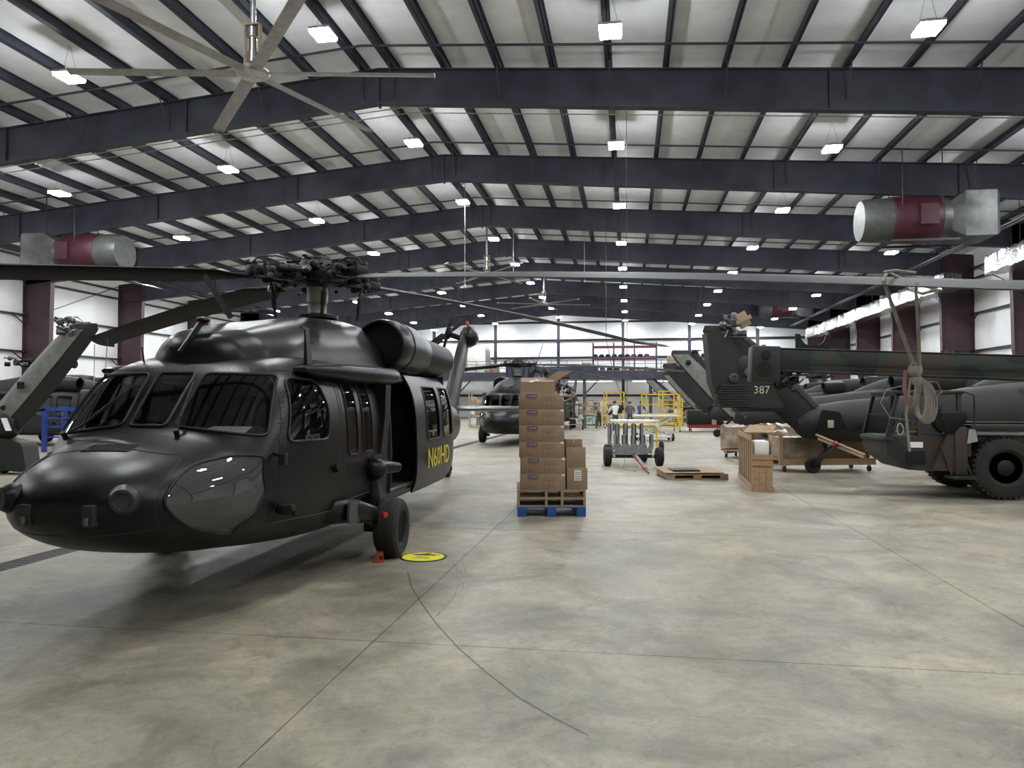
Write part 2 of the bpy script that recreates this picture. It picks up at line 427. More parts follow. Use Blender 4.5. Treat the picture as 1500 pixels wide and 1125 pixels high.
# rafters and columns
def rafter(Y):
    mb = MB()
    for s, xe in ((-1, XL + .05), (1, XR - .05)):
        x0, x1 = RIDGE, xe
        for a, b in ((0, 1), ):
            zt0, zt1 = roofz(x0) - .255, roofz(x1) - .255
            d0, d1 = 1.0, 1.2
            def strip(za0, zb0, za1, zb1, hw):
                vs = []
                for (x, zl, zh) in ((x0, za0, zb0), (x1, za1, zb1)):
                    vs += [(x, Y - hw, zl), (x, Y + hw, zl), (x, Y + hw, zh), (x, Y - hw, zh)]
                mb.add(vs, [(0, 1, 2, 3), (7, 6, 5, 4), (0, 4, 5, 1), (1, 5, 6, 2), (2, 6, 7, 3), (3, 7, 4, 0)])
            strip(zt0 - d0, zt0, zt1 - d1, zt1, .012)
            strip(zt0 - .03, zt0, zt1 - .03, zt1, .14)
            strip(zt0 - d0 - .03, zt0 - d0, zt1 - d1 - .03, zt1 - d1, .14)
    mb.box(RIDGE - .03, RIDGE + .03, Y - .12, Y + .12, ROOFZ - 1.36, ROOFZ - .25)
    for fx in (-26, -19.5, -13.3, -1, 5.3, 11.6):
        z = roofz(fx) - .255; mb.box(fx - .015, fx + .015, Y - .1, Y + .1, z - 1.05, z)
    return mb.build('rafter', 'steel_dark', ceiling, None)
def column(Y, side, par):
    xe, s = (XL, 1) if side < 0 else (XR, -1)
    zt = roofz(xe) - .3; mb = MB()
    P = [(.02, 0), (.62, 0), (1.62, 4.0), (1.7, zt - 1.0), (1.7, zt), (.02, zt)]
    mb.prism([(xe + s * a, z) for a, z in P], -.012, .012, T(0, Y, 0) @ RX(PI / 2))
    for (a0, z0), (a1, z1) in (((.62, 0), (1.62, 4.0)), ((1.62, 4.0), (1.7, zt)), ((.03, 0), (.03, zt))):
        mb.bar((xe + s * a0, Y, z0), (xe + s * a1, Y, z1), .03 if False else .3, .03, up=(1, 0, 0))
    mb.box(min(xe + s * .02, xe + s * .75), max(xe + s * .02, xe + s * .75), Y - .2, Y + .2, 0, .03)
    return mb.build('column', 'steel_red', par, None)
for Y in FRAMES:
    rafter(Y); column(Y, -1, wl); column(Y, 1, wr)
# sag angles and flange braces in the bays in view
for Y in FRAMES[2:-1]:
    mb = MB()
    for x0, x1 in ((XL + 1.7, RIDGE), (RIDGE, XR - 1.7)):
        z0, z1 = roofz(x0) - .27, roofz(x1) - .27
        mb.bar((x0, Y + BAY - 1.55, z0), (x1, Y + BAY - 1.55, z1), .05, .05)
    mb.build('sag_angle', 'steel_dark', ceiling, None)
    for i, x in enumerate(PX):
        if i % 2 == 0:
            z = roofz(x) - .25
            MB().bar((x, Y - .55, z), (x, Y - .05, z - .85), .04, .01).build('flange_brace', 'steel_dark', ceiling, None)
for Y in FRAMES[4:8]:                          # pale conduits under the purlins
    for dy in (.8, 2.6, 3.1):
        mb = MB()
        for x0, x1 in ((XL + 2, RIDGE), (RIDGE, XR - 2)):
            mb.tube([(x0, Y + dy, roofz(x0) - .34), (x1, Y + dy, roofz(x1) - .34)], .02, 5)
        mb.build('conduit', 'galv', ceiling, None)
# girts
GZ = [2.4, 4.5, 6.5, 8.4]
for z in GZ:
    MB().box(XL, XL + .2, YF, YB, z - .012, z + .012).box(XL + .185, XL + .2, YF, YB, z - .09, z + .012).build('girt', 'girt', wl, None)
    MB().box(XR - .2, XR, YF, YB, z - .012, z + .012).box(XR - .2, XR - .185, YF, YB, z - .09, z + .012).build('girt', 'girt', wr, None)
for z in GZ + [10.35]:
    x0, x1 = XL, XR
    if z > 10: x0, x1 = -22, 12.0
    MB().box(x0, x1, YB - .2, YB, z - .02, z + .02).box(x0, x1, YB - .2, YB - .18, z - .12, z + .1).build('girt', 'girt', wb, None)
for x in [-7.6 + 6.95 * k for k in range(-3, 4)]:
    MB().box(x - .14, x + .14, YB - .35, YB - .33, 0, roofz(x)).box(x - .01, x + .01, YB - .33, YB - .05, 0, roofz(x)).box(x - .14, x + .14, YB - .05, YB - .03, 0, roofz(x)).build('column', 'steel_dark', wb, None)
for par, xe, s in ((wl, XL, 1), (wr, XR, -1)):           # rod bracing and girt struts
    for k in (5, 6, 7):
        Y = FRAMES[k]
        MB().tube([(xe + s * .3, Y + .3, 6.4), (xe + s * .3, Y + BAY - .3, 9.2)], .02, 6).build('brace_rod', 'girt', par)
        for z in (4.5, 6.5):
            MB().bar((xe + s * .22, Y + BAY - .15, z - .6), (xe + s * .22, Y + BAY - 1.1, z - .03), .05).build('girt_strut', 'girt', par, None)
    MB().tube([(xe + s * .25, YF + 1, 8.9), (xe + s * .25, YB - 1, 8.9)], .06, 8).build('pipe', 'girt', par)

# ------------------------------------------------------------------ high bay lamps
LXS = [-27.7, -20.9, -14.15, -7.3, -.4, 6.35, 13.1]
ROW = ['the leftmost row', 'second row from the left', 'third row from the left', 'the row under the ridge',
       'third row from the right', 'second row from the right', 'the rightmost row']
ORD = ['first', 'second', 'third', 'fourth', 'fifth', 'sixth', 'seventh', 'eighth', 'ninth']
def make_lamp():
    t = thing('high_bay_light', 'lamp', 'ceiling light', group='square LED high bay lights under the roof')
    MB().cbox(-.26, .26, -.30, .30, .012, .075, .012).build('housing', 'whitepaint', t)
    MB().cbox(-.13, .13, -.2, .2, .075, .13, .01).build('driver_box', 'galv', t)
    MB().box(-.24, .24, -.28, .28, -.05, .011).build('lens', 'led', t, None)
    for s in (-1, 1): MB().tube([(s * .2, 0, .07), (s * .05, 0, .7), (0, 0, .82)], .0035, 5).build('hanger_wire', 'cable', t)
    return t
lamp0 = make_lamp(); first = True
for i, x in enumerate(LXS):
    for k in range(-2 if x > -1 else -1, 9):
        Y = 17.07 + 7.73 * k; zz = roofz(x) - 1.07
        if k < 0: lab = f'LED high bay light just {"above the camera" if k < -1 else "above the frame"} in {ROW[i]}'
        else: lab = f'lit LED high bay light, {ORD[k]} from the camera in {ROW[i]}'
        if first: lamp0.location = (x, Y, zz); lamp0['label'] = lab; first = False
        else: copy_tree(lamp0, (x, Y, zz), 0, lab)

# ------------------------------------------------------------------ big ceiling fans
def fan(loc, az, label, top):
    t = thing('ceiling_fan', label, 'fan', loc, group='large six-blade ceiling fans')
    MB().cyl((0, 0, 1.05), (0, 0, top), .055, n=12).build('down_rod', 'galv', t)
    MB().box(-.18, .18, -.18, .18, top - .03, top).build('mount_plate', 'galv', t, None)
    mb = MB()
    for s in (-1, 1): mb.box(s * .15 - .012, s * .15 + .012, -.06, .06, .25, 1.05)
    mb.box(-.16, .16, -.07, .07, 1.03, 1.06).box(-.16, .16, -.07, .07, .24, .27).build('motor_bracket', 'greenbrown', t, None)
    MB().lathe([(.03, .27), (.1, .3), (.1, .5), (.075, .52), (.075, .78), (.11, .8), (.11, .98), (.04, 1.04)], 16).build('motor', 'chrome', t)
    MB().lathe([(.08, .24), (.30, .15), (.34, .1), (.30, .04), (.05, 0)], 24).build('hub', 'galv', t)
    for k in range(6):
        a = az + k * PI / 3; M = RZ(a)
        rings = []
        for r_ in (.28, .9, 3.55):
            c = .13
            rings.append([M @ Vector((r_, y * 1.0, .09 + z)) for y, z in ((-c, -.02), (-.03, .012), (.05, .018), (c, .008), (.05, -.008), (-.03, -.014))])
        MB().loft(rings).build('blade', 'fanblade', t)
        MB().prism([(-.115, -.04), (.115, .0), (.115, .07), (-.09, .02)], 3.55, 3.57, M @ T(0, 0, .08) @ RZ(PI / 2) @ RX(PI / 2)).build('winglet', 'fanblade', t, None)
    return t
f1 = ground(370, 114, 8.1)
fan(f1, math.atan2(*(ground(660, 117, 8.1) - f1).yx), 'nearest big six-blade ceiling fan on a long rod, at the upper left', roofz(f1.x) - 8.1 - .02)
f2 = ground(713, 404, 8.27)
fan(f2, R(8), 'second big ceiling fan above the middle of the hall', roofz(f2.x) - 8.27 - .02)
f3 = ground(797, 447, 9.0)
fan(f3, R(20), 'far ceiling fan near the back wall', roofz(f3.x) - 9.0 - .02)

# ------------------------------------------------------------------ duct blowers
def blower(loc, s, label, k=1.17):
    t = thing('duct_blower', label, 'blower', loc, group='red duct blowers hung from the roof'); t.scale = (k, k, k)
    Mx = RY(PI / 2) if s > 0 else RY(-PI / 2)
    MB().lathe([(.60, -1.85), (.62, -1.8), (.66, -1.5), (.66, -1.0), (.62, -1.0), (.6, -1.78)], 28, Mx).build('outlet_cone', 'galv_dull', t)
    MB().lathe([(.68, -1.0), (.70, -.97), (.70, .30), (.68, .33), (.6, .33), (.6, -1.0)], 28, Mx).build('fan_casing', 'fanred', t)
    MB().lathe([(.60, .33), (.62, .36), (.60, .6)], 24, Mx).build('collar', 'galv_dull', t)
    ring0 = [Mx @ Vector((.60 * math.cos(a), .60 * math.sin(a), .6)) for a in [PI / 4 + k * PI / 8 for k in range(16)]]
    def sq(z, h): 
        out = []
        for k in range(16):
            a = PI / 4 + k * PI / 8; c, sn = math.cos(a), math.sin(a); m = max(abs(c), abs(sn)); out.append(Mx @ Vector((h * c / m, h * sn / m, z)))
        return out
    MB().loft([ring0, sq(.9, .66), sq(1.75, .66), sq(1.85, .58)]).build('intake_hood', 'galv_dull', t, 25)
    MB().box(-.35, .15, -.75, -.70, -.3, .3).build('motor_cover', 'fanred', t, None)
    zr = (roofz(loc[0]) - .02 - loc[2]) / k
    for x in (-.8, .3):
        for y in (-.6, .6): MB().tube([(x, y, .3), (x, y, zr - .05)], .015, 6).build('hanger_rod', 'girt', t)
    MB().bar((-1.1, -.5, -.72), (.9, -.5, -.72), .06).bar((-1.1, .5, -.72), (.9, .5, -.72), .06).build('cradle', 'girt', t, None)
    return t
blower((10.3, 28.3, 8.18), 1, 'red duct blower with galvanized hood hung at the right, nearest')
blower((-22.9, 28.3, 7.95), -1, 'red duct blower with galvanized cone hung at the left')
bp = atY(1150, 452, 67); blower(bp, 1, 'small distant red duct blower high before the back wall')
# foil ducts along the right eave
def foil_duct(y0, y1, label, h=.5):
    n = int((y1 - y0) / .35); rings = []; rnd = random.Random(3)
    for i in range(n + 1):
        y = y0 + (y1 - y0) * i / n; j = lambda: rnd.uniform(-.07, .07)
        rings.append([(15.75 + j(), y, 7.45 + j()), (16.6 + j(), y, 7.45 + j()), (16.65 + j(), y, 8.25 + j()), (16.2, y, 8.35 + j()), (15.8 + j(), y, 8.3 + j())])
    t = thing('foil_duct', label, 'duct', (16.2, y0, 7.45)); MB(T(-16.2, -y0, -7.45)).loft(rings).build('duct_skin', 'foil', t, 10)
    y = 1.0
    while y < y1 - y0:
        for x in (-.35, .35): MB().tube([(x, y, .8), (x, y, roofz(16.2 + x) - 7.46)], .012, 5).build('hanger_strap', 'girt', t)
        y += 3.5
    return t
foil_duct(41, 71, 'long crumpled foil-wrapped duct running under the right eave to the back')
foil_duct(22, 36.5, 'crumpled foil-wrapped duct at the right edge, nearer piece')
mb = MB()
for s in (0, 1): mb.tube([(14.9 - .25 * s, 21, 8.7), (14.9 - .25 * s, 72, 8.7)], .05, 8)
tag(mb.build('sprinkler_pipe', 'girt'), 'pair of dark pipes running beside the foil duct', 'pipe')
mb = MB()
for s in (0, 1): mb.tube([(-27.6 + .5 * s, 20, 8.45 + .25 * s), (-27.6 + .5 * s, 78, 8.45 + .25 * s)], .06, 8)
tag(mb.build('eave_pipe', 'girt'), 'pair of dark pipes running along the left eave', 'pipe')
# wall picture on the left and panel
pb = atY(235, 486, 52)
t = thing('wall_heater', 'dark framed louvre unit on the left wall between two columns', 'wall unit', (XL + .2, 60, 6.75))
MB().cbox(0, .25, -.9, .9, 0, 1.9, .03).build('frame', 'steel_dark', t); MB().box(.25, .27, -.72, .72, .2, 1.75).build('louvre', 'galv', t, None)
# ------------------------------------------------------------------ helicopters: x = port, y = aft of the mast, z = up
ST = [  # y, zb, zt, W, zm, nu, nl
 (-4.64, .955, .985, .03, .97, 2.0, 2.0), (-4.625, .90, 1.06, .20, .97, 2.1, 2.1), (-4.58, .835, 1.13, .35, .97, 2.15, 2.15), (-4.50, .765, 1.205, .48, .97, 2.2, 2.2),
 (-4.38, .695, 1.27, .60, .97, 2.25, 2.25), (-4.22, .635, 1.33, .71, .98, 2.3, 2.35), (-4.02, .58, 1.385, .82, .99, 2.3, 2.5), (-3.82, .54, 1.435, .905, 1.0, 2.3, 2.6),
 (-3.64, .51, 1.495, .965, 1.02, 2.35, 2.8), (-3.58, .503, 1.54, .985, 1.05, 2.4, 2.9), (-3.45, .49, 1.68, 1.02, 1.12, 2.5, 3.0), (-3.3, .475, 1.845, 1.055, 1.16, 2.8, 3.2),
 (-3.15, .46, 1.995, 1.08, 1.18, 3.2, 3.4), (-3.05, .45, 2.07, 1.095, 1.18, 3.7, 3.6), (-2.9, .44, 2.13, 1.12, 1.18, 4.2, 3.8), (-2.6, .42, 2.195, 1.15, 1.18, 4.7, 4.2),
 (-2.2, .405, 2.225, 1.17, 1.15, 5.0, 4.6), (-1.6, .40, 2.235, 1.18, 1.12, 5.0, 4.8), (2.5, .40, 2.235, 1.18, 1.12, 5.0, 4.8), (3.0, .44, 2.21, 1.13, 1.15, 4.2, 4.0),
 (3.6, .50, 2.12, .92, 1.25, 3.2, 3.0), (4.4, .58, 2.0, .66, 1.3, 2.6, 2.5), (5.4, .68, 1.90, .50, 1.3, 2.3, 2.3), (7.0, .78, 1.76, .38, 1.28, 2.2, 2.2), (7.6, .80, 1.66, .33, 1.25, 2.2, 2.2), (7.95, .86, 1.52, .24, 1.2, 2.1, 2.1), (8.1, .98, 1.36, .12, 1.17, 2.0, 2.0)]
ST = np.array(ST)
def smooth_tab():
    yy = np.arange(-4.64, 8.1001, .01); out = []
    for c in range(1, 7):
        a = np.interp(yy, ST[:, 0], ST[:, c]); b = a.copy()
        for sg, lo, hi in ((4, -4.5, -3.5), (6, -3.5, 2.0), (22, 2.0, 6.9), (4, 6.9, 8.2)):
            kx = np.arange(-3 * sg, 3 * sg + 1); kk = np.exp(-kx ** 2 / (2 * sg * sg)); kk /= kk.sum()
            pad = np.pad(a, 3 * sg, mode='edge'); cv = np.convolve(pad, kk, 'valid'); m = (yy >= lo) & (yy < hi); b[m] = cv[m]
        out.append(b)
    return yy, out
_YY, _TAB = smooth_tab()
def sec(y): return [float(np.interp(y, _YY, t)) for t in _TAB]
def ring(y, n=112):
    zb, zt, W, zm, nu, nl = sec(y); out = []
    for k in range(n):
        a = 2 * PI * k / n; c, s = math.cos(a), math.sin(a)
        e = nu if s >= 0 else nl; h = (zt - zm) if s >= 0 else (zm - zb)
        x = W * math.copysign(abs(c) ** (2 / e), c); z = zm + h * math.copysign(abs(s) ** (2 / e), s)
        if s > 0: x *= 1 - .10 * ((z - zm) / max(h, 1e-6)) ** 2 * min(1, max(0, (y + 3.6) / .6))
        out.append((x, y, z))
    return out
def body_bm():
    ysn = list(np.concatenate([[-4.64, -4.637, -4.63, -4.62, -4.605, -4.585], np.arange(-4.56, -2.5, .035), np.arange(-2.5, 3.0, .11), np.arange(3.0, 7.4, .2), np.arange(7.4, 8.101, .05)]))
    mb = MB().loft([ring(y) for y in ysn], True, True)
    bm = bmesh.new(); vs = [bm.verts.new(v) for v in mb.v]
    for f in mb.f: bm.faces.new([vs[i] for i in f])
    bmesh.ops.recalc_face_normals(bm, faces=bm.faces); bm.normal_update(); return bm
FRONT = RX(PI / 2)                                          # local xy -> world xz, outward = -y
PORT = Matrix(((0, 0, 1, 0), (1, 0, 0, 0), (0, 1, 0, 0), (0, 0, 0, 1)))       # local (a,b) -> (y,z), outward = +x
STAR = Matrix(((0, 0, -1, 0), (1, 0, 0, 0), (0, 1, 0, 0), (0, 0, 0, 1)))      # outward = -x
def cut(bm, poly, M):
    Mi = M.inverted(); nrm = (M.to_3x3() @ Vector((0, 0, 1))).normalized()
    xs_ = [p[0] for p in poly]; ys_ = [p[1] for p in poly]; mg = .12
    def near():
        o = []
        for f in bm.faces:
            c = Mi @ f.calc_center_median()
            if min(xs_) - mg < c.x < max(xs_) + mg and min(ys_) - mg < c.y < max(ys_) + mg and f.normal.dot(nrm) > .04: o.append(f)
        return o
    ar = sum(poly[i - 1][0] * poly[i][1] - poly[i][0] * poly[i - 1][1] for i in range(len(poly)))
    pts = poly if ar > 0 else poly[::-1]
    planes = []
    for i in range(len(pts)):
        a = Vector((*pts[i - 1], 0)); b = Vector((*pts[i], 0)); d = b - a
        if d.length < 1e-6: continue
        nn = Vector((d.y, -d.x, 0)).normalized(); planes.append((M @ a, (M.to_3x3() @ nn).normalized()))
    for co, no in planes:
        fs = near(); g = set(fs)
        for f in fs: g.update(f.edges); g.update(f.verts)
        bmesh.ops.bisect_plane(bm, geom=list(g), plane_co=co, plane_no=no, dist=1e-5)
    bm.normal_update()
    return [f for f in near() if all((f.calc_center_median() - co).dot(no) < 1e-4 for co, no in planes)]
def extract(bm, faces, delete=True):
    mp = {}; mb = MB()
    for f in faces:
        idx = []
        for v in f.verts:
            if v not in mp: mp[v] = len(mb.v); mb.v.append(tuple(v.co))
            idx.append(mp[v])
        mb.f.append(tuple(idx)); mb.mi.append(0)
    if delete: bmesh.ops.delete(bm, geom=faces, context='FACES')
    return mb
def rim(bvh, poly, M, r=.014, off=.004, n=6):
    nrm = (M.to_3x3() @ Vector((0, 0, 1))).normalized(); out = []
    N = len(poly)
    for i in range(N):
        a, b = Vector((*poly[i], 0)), Vector((*poly[(i + 1) % N], 0)); k = max(1, int((b - a).length / .06))
        for q in range(k):
            p = M @ (a + (b - a) * q / k); h = bvh.ray_cast(p + nrm * 8, -nrm)
            if h[0] is not None: out.append(h[0] + h[1] * off)
    return MB().tube(out, r, n, closed=True)
def mirror_poly(p): return [(-x, y) for x, y in p][::-1]
def mirror_me(me):
    m2 = me.copy(); m2.transform(Matrix.Diagonal((-1, 1, 1, 1))); m2.flip_normals(); return m2
def solid(mb, off0, off1):       # give an extracted skin patch thickness
    bm = bmesh.new(); vs = [bm.verts.new(v) for v in mb.v]
    for f in mb.f: bm.faces.new([vs[i] for i in f])
    bm.verts.index_update(); bm.normal_update(); nr = [v.normal.copy() for v in bm.verts]
    o = MB(); n = len(mb.v)
    o.v = [tuple(Vector(v) + nr[i] * off1) for i, v in enumerate(mb.v)] + [tuple(Vector(v) + nr[i] * off0) for i, v in enumerate(mb.v)]
    o.f = list(mb.f) + [tuple(i + n for i in f[::-1]) for f in mb.f]
    for e in bm.edges:
        if e.is_boundary:
            l = e.link_loops[0]; a, b = l.vert.index, l.link_loop_next.vert.index
            o.f.append((b, a, a + n, b + n))
    bm.free(); o.mi = [0] * len(o.f); return o

HM = {}        # shared helicopter meshes
def build_heli_meshes():
    bm = body_bm(); bvh = BVHTree.FromBMesh(bm)
    wins = {}
    W_C = rpoly([(-.165, 1.545), (.165, 1.545), (.175, 2.0), (-.175, 2.0)], .04)
    W_P = rpoly([(.235, 1.545), (.965, 1.455), (.855, 1.985), (.26, 2.0)], .06)
    CH = rpoly([(.655, 1.27), (.80, 1.315), (.985, 1.30), (1.01, 1.0), (.965, .85), (.815, .685), (.715, .80), (.63, 1.02)], .045)
    DW = rpoly([(-3.2, 1.40), (-2.49, 1.39), (-2.43, 1.66), (-2.53, 1.955), (-2.93, 1.965)], .09)
    G1 = rpoly([(-2.0, 1.2), (-1.72, 1.2), (-1.72, 1.97), (-2.0, 1.97)], .06)
    G2 = rpoly([(-1.55, 1.2), (-1.25, 1.2), (-1.25, 1.97), (-1.55, 1.97)], .06)
    OPEN = rpoly([(-.62, .66), (.62, .66), (.62, 2.02), (-.62, 2.02)], .08)
    DOOR = rpoly([(.42, .56), (2.84, .56), (2.84, 2.06), (.42, 2.06)], .10)
    D1 = rpoly([(.98, 1.2), (1.72, 1.2), (1.72, 1.93), (.98, 1.93)], .09)
    D2 = rpoly([(1.95, 1.2), (2.62, 1.2), (2.62, 1.93), (1.95, 1.93)], .09)
    HM['rim'] = {}; HM['pane'] = {}
    for nm, poly, M in (('wc', W_C, FRONT), ('wp', W_P, FRONT), ('ws', mirror_poly(W_P), FRONT), ('cp', CH, FRONT), ('cs', mirror_poly(CH), FRONT),
                        ('dp', DW, PORT), ('ds', DW, STAR), ('g1', G1, PORT), ('g2', G2, PORT), ('s1', D1, STAR), ('s2', D2, STAR)):
        HM['rim'][nm] = rim(bvh, poly, M, .013 if nm[0] in 'wcd' else .010).mesh('window_rim')
        HM['pane'][nm] = extract(bm, cut(bm, poly, M)).mesh('window_pane', 60, False)
    # sliding door, slid open
    dfaces = cut(bm, DOOR, PORT); dmb = extract(bm, dfaces, False)
    db = bmesh.new(); vs = [db.verts.new(v) for v in dmb.v]
    for f in dmb.f: db.faces.new([vs[i] for i in f])
    db.normal_update()
    for nm, poly in (('d1', D1), ('d2', D2)):
        p = extract(db, cut(db, poly, PORT)); HM['pane'][nm] = solid(p, .045, .05).mesh('window_pane', 60)
        r_ = rim(bvh, poly, PORT, .014, .065); HM['rim'][nm] = r_.mesh('window_rim')
    db.verts.index_update()
    q = MB(); q.v = [tuple(v.co) for v in db.verts]; q.f = [tuple(v.index for v in f.verts) for f in db.faces]; q.mi = [0] * len(q.f)
    HM['door'] = solid(q, .03, .065).mesh('cabin_door', 40); db.free()
    HM['rim']['door'] = rim(bvh, DOOR, PORT, .012, .055).mesh('door_edge')
    # closed-door skin for the other machines, open for the first
    full = bm.copy()
    bmesh.ops.delete(bm, geom=cut(bm, OPEN, PORT), context='FACES')
    HM['rim']['open'] = rim(bvh, OPEN, PORT, .03, 0).mesh('door_frame')
    for key, b in (('body_open', bm), ('body', full)):
        me = bpy.data.meshes.new('fuselage'); b.to_mesh(me); me.polygons.foreach_set('use_smooth', [True] * len(me.polygons)); me.set_sharp_from_angle(angle=R(50)); HM[key] = me; b.free()
    # seams: nose door, cockpit door, panel lines
    def seam(poly, M): return rim(bvh, poly, M, .0045, 0, 4).mesh('panel_seam')
    HM['seams'] = [seam(rpoly([(-3.36, .72), (-2.18, .68), (-2.18, 1.9), (-2.32, 2.03), (-2.98, 2.03), (-3.3, 1.38)], .06), PORT),
                   seam(rpoly([(-.60, 1.20), (-.56, 1.33), (0, 1.40), (.56, 1.33), (.60, 1.20), (.60, .83), (.3, .80), (-.3, .80), (-.60, .83)], .05), FRONT),
                   seam(rpoly([(-2.12, .75), (-.72, .75), (-.72, 2.05), (-2.12, 2.05)], .06), PORT)]
    # rivet strips around windscreen and door post
    rv = MB()
    def rivets(pts, M, step=.045):
        nrm = (M.to_3x3() @ Vector((0, 0, 1))).normalized()
        for i in range(len(pts) - 1):
            a, b = Vector((*pts[i], 0)), Vector((*pts[i + 1], 0)); k = int((b - a).length / step)
            for q in range(k):
                h = bvh.ray_cast(M @ (a + (b - a) * q / k) + nrm * 8, -nrm)
                if h[0] is not None:
                    c = h[0] + h[1] * .002; u = h[1].orthogonal().normalized() * .007; v_ = h[1].cross(u)
                    rv.add([c + u, c + v_, c - u, c - v_, c + h[1] * .006], [(0, 1, 4), (1, 2, 4), (2, 3, 4), (3, 0, 4)])
    rivets([(-.95, 2.03), (-.2, 2.05), (.2, 2.05), (.95, 2.03)], FRONT)
    rivets([(1.02, 1.42), (.92, 1.98)], FRONT); rivets([(-1.02, 1.42), (-.92, 1.98)], FRONT)
    rivets([(.61, 1.32), (.8, 1.36), (1.02, 1.34)], FRONT); rivets([(-3.27, 1.36), (-2.98, 2.0), (-2.5, 2.0)], PORT)
    rivets([(-3.3, 1.30), (-3.05, 1.95)], PORT)
    HM['rivets'] = rv.mesh('rivets', None)
    # cowling
    CT = np.array([(-2.95, 2.20, .10, .9), (-2.90, 2.31, .28, 1.0), (-2.80, 2.40, .42, 1.0), (-2.6, 2.48, .56, 1.0), (-2.2, 2.57, .69, 1.0), (-1.6, 2.68, .77, 1.0), (-.8, 2.77, .82, 1), (0, 2.82, .82, 1), (.5, 2.82, .76, 1), (.9, 2.80, .55, 1), (1.6, 2.74, .48, 1), (2.6, 2.55, .42, 1), (3.3, 2.30, .30, 1), (3.7, 2.12, .15, 1)])
    rings = []
    for y in list(np.arange(-2.95, -2.4, .03)) + list(np.arange(-2.4, 3.71, .08)):
        zt, wd = float(np.interp(y, CT[:, 0], CT[:, 1])), float(np.interp(y, CT[:, 0], CT[:, 2])); zb = 2.02 if y < 3 else 2.02 - (y - 3) * .1; rg = []
        for k in range(49):
            a = PI * k / 48; c, s = math.cos(a), math.sin(a); e = 2.6
            dip = .06 * math.exp(-((abs(c) - .0) / .35) ** 2) * min(1, max(0, (y + 2.9) / .4)) * max(0, min(1, (-.6 - y) / .8)) # twin bulge at the front
            rg.append((wd * math.copysign(abs(c) ** (2 / e), c) * (1 + .10 * (1 - s)), y, zb + (zt - zb - dip) * abs(s) ** (2 / e)))
        rings.append(rg)
    HM['cowl'] = MB().loft(rings).mesh('cowling', 50)
    # engine
    def circ(c, r_, n=32, sx=1.0): return [(c[0] + sx * r_ * math.cos(2 * PI * k / n), c[1], c[2] + r_ * math.sin(2 * PI * k / n)) for k in range(n)]
    L = [(.80, .50, 2.5, .18), (.80, .36, 2.5, .26), (.80, .22, 2.5, .285), (.80, .16, 2.5, .30), (.80, .17, 2.5, .325), (.80, .24, 2.5, .345), (.80, .5, 2.5, .355), (.80, .62, 2.5, .35), (.80, .63, 2.5, .362), (.79, 1.2, 2.49, .365), (.78, 1.75, 2.47, .335), (.80, 1.78, 2.46, .30)]
    HM['nacelle'] = MB().loft([circ((x, y, z), r_) for x, y, z, r_ in L]).mesh('engine_nacelle', 40)
    HM['inlet'] = MB().ball((.66, .18, 2.42), .13, 10, (1, 1.7, 1)).mesh('inlet_fairing')
    L = [(.80, 1.78, 2.46, .29), (.84, 2.1, 2.44, .30), (.92, 2.55, 2.42, .28), (.99, 2.85, 2.42, .24), (.99, 2.80, 2.42, .20), (.90, 2.4, 2.42, .2)]
    HM['exhaust'] = MB().loft([circ((x, y, z), r_, 24, .9) for x, y, z, r_ in L]).mesh('exhaust', 40)
    HM['inlet_dark'] = MB().loft([circ((.80, .30, 2.5), .27), circ((.80, .31, 2.5), .08)]).mesh('inlet_screen')
    # door track fairing and strut
    rg = []
    for y, x1, dz in ((-2.75, 1.04, .02), (-2.6, 1.12, .06), (-1.9, 1.22, .09), (-1.3, 1.28, .10), (-.75, 1.33, .10), (-.62, 1.31, .08), (-.55, 1.2, .03)):
        cx = (x1 + .9) / 2; hx = (x1 - .9) / 2
        rg.append([(cx + hx * math.copysign(abs(math.cos(a)) ** .6, math.cos(a)), y, 2.045 + dz * math.copysign(abs(math.sin(a)) ** .7, math.sin(a))) for a in [2 * PI * k / 20 for k in range(20)]])
    HM['fairing'] = MB().loft(rg).mesh('rail_fairing', 45)
    rg = [[(1.12 + dx, yy + dy, z) for dx, dy in ((-.08, -.12), (.09, -.10), (.09, .10), (-.08, .12))] for yy, z in ((-.78, 2.0), (-.80, 1.6), (-.95, 1.15))]
    HM['strut'] = MB().loft(rg).mesh('support_strut', 25)
    HM['knob'] = MB().ball((1.22, -1.32, 1.0), .13, 8, (1.1, 1, 1)).cyl((1.2, -1.05, 1.0), (1.3, -.72, .97), .085, .06).ball((1.3, -.72, .97), .06, 6).mesh('strut_fitting')
    # pylon
    def foil(le, te, z, th, n=20):
        o = []
        for k in range(n):
            a = 2 * PI * k / n; u = (1 - math.cos(a)) / 2; t_ = th * (math.sqrt(max(u, 0)) * 1.6 - 1.6 * u ** 1.5) ; o.append((math.copysign(t_, math.sin(a)) if u > 0 else 0, le + (te - le) * u, z))
        return o
    PYL = [(6.7, 7.98, .90, .24), (7.35, 8.65, 1.5, .25), (7.85, 9.15, 2.0, .21), (8.45, 9.70, 2.6, .18), (9.05, 10.18, 3.15, .16), (9.45, 10.4, 3.45, .15), (9.7, 10.35, 3.6, .06)]
    HM['pylon'] = MB().loft([foil(*p) for p in PYL]).mesh('tail_pylon', 50)
    def strip(f0, f1, k=1.03): 
        rg = []
        for le, te, z, th in PYL[:-1]:
            o = []
            us = [f0 + (f1 - f0) * q / 7 for q in range(8)]
            for u, s in [(u, 1) for u in us] + [(u, -1) for u in us[::-1]]:
                t_ = th * (math.sqrt(u) * 1.6 - 1.6 * u ** 1.5) * k + .012; o.append((s * t_, le + (te - le) * u, z))
            rg.append(o)
        return MB().loft(rg)
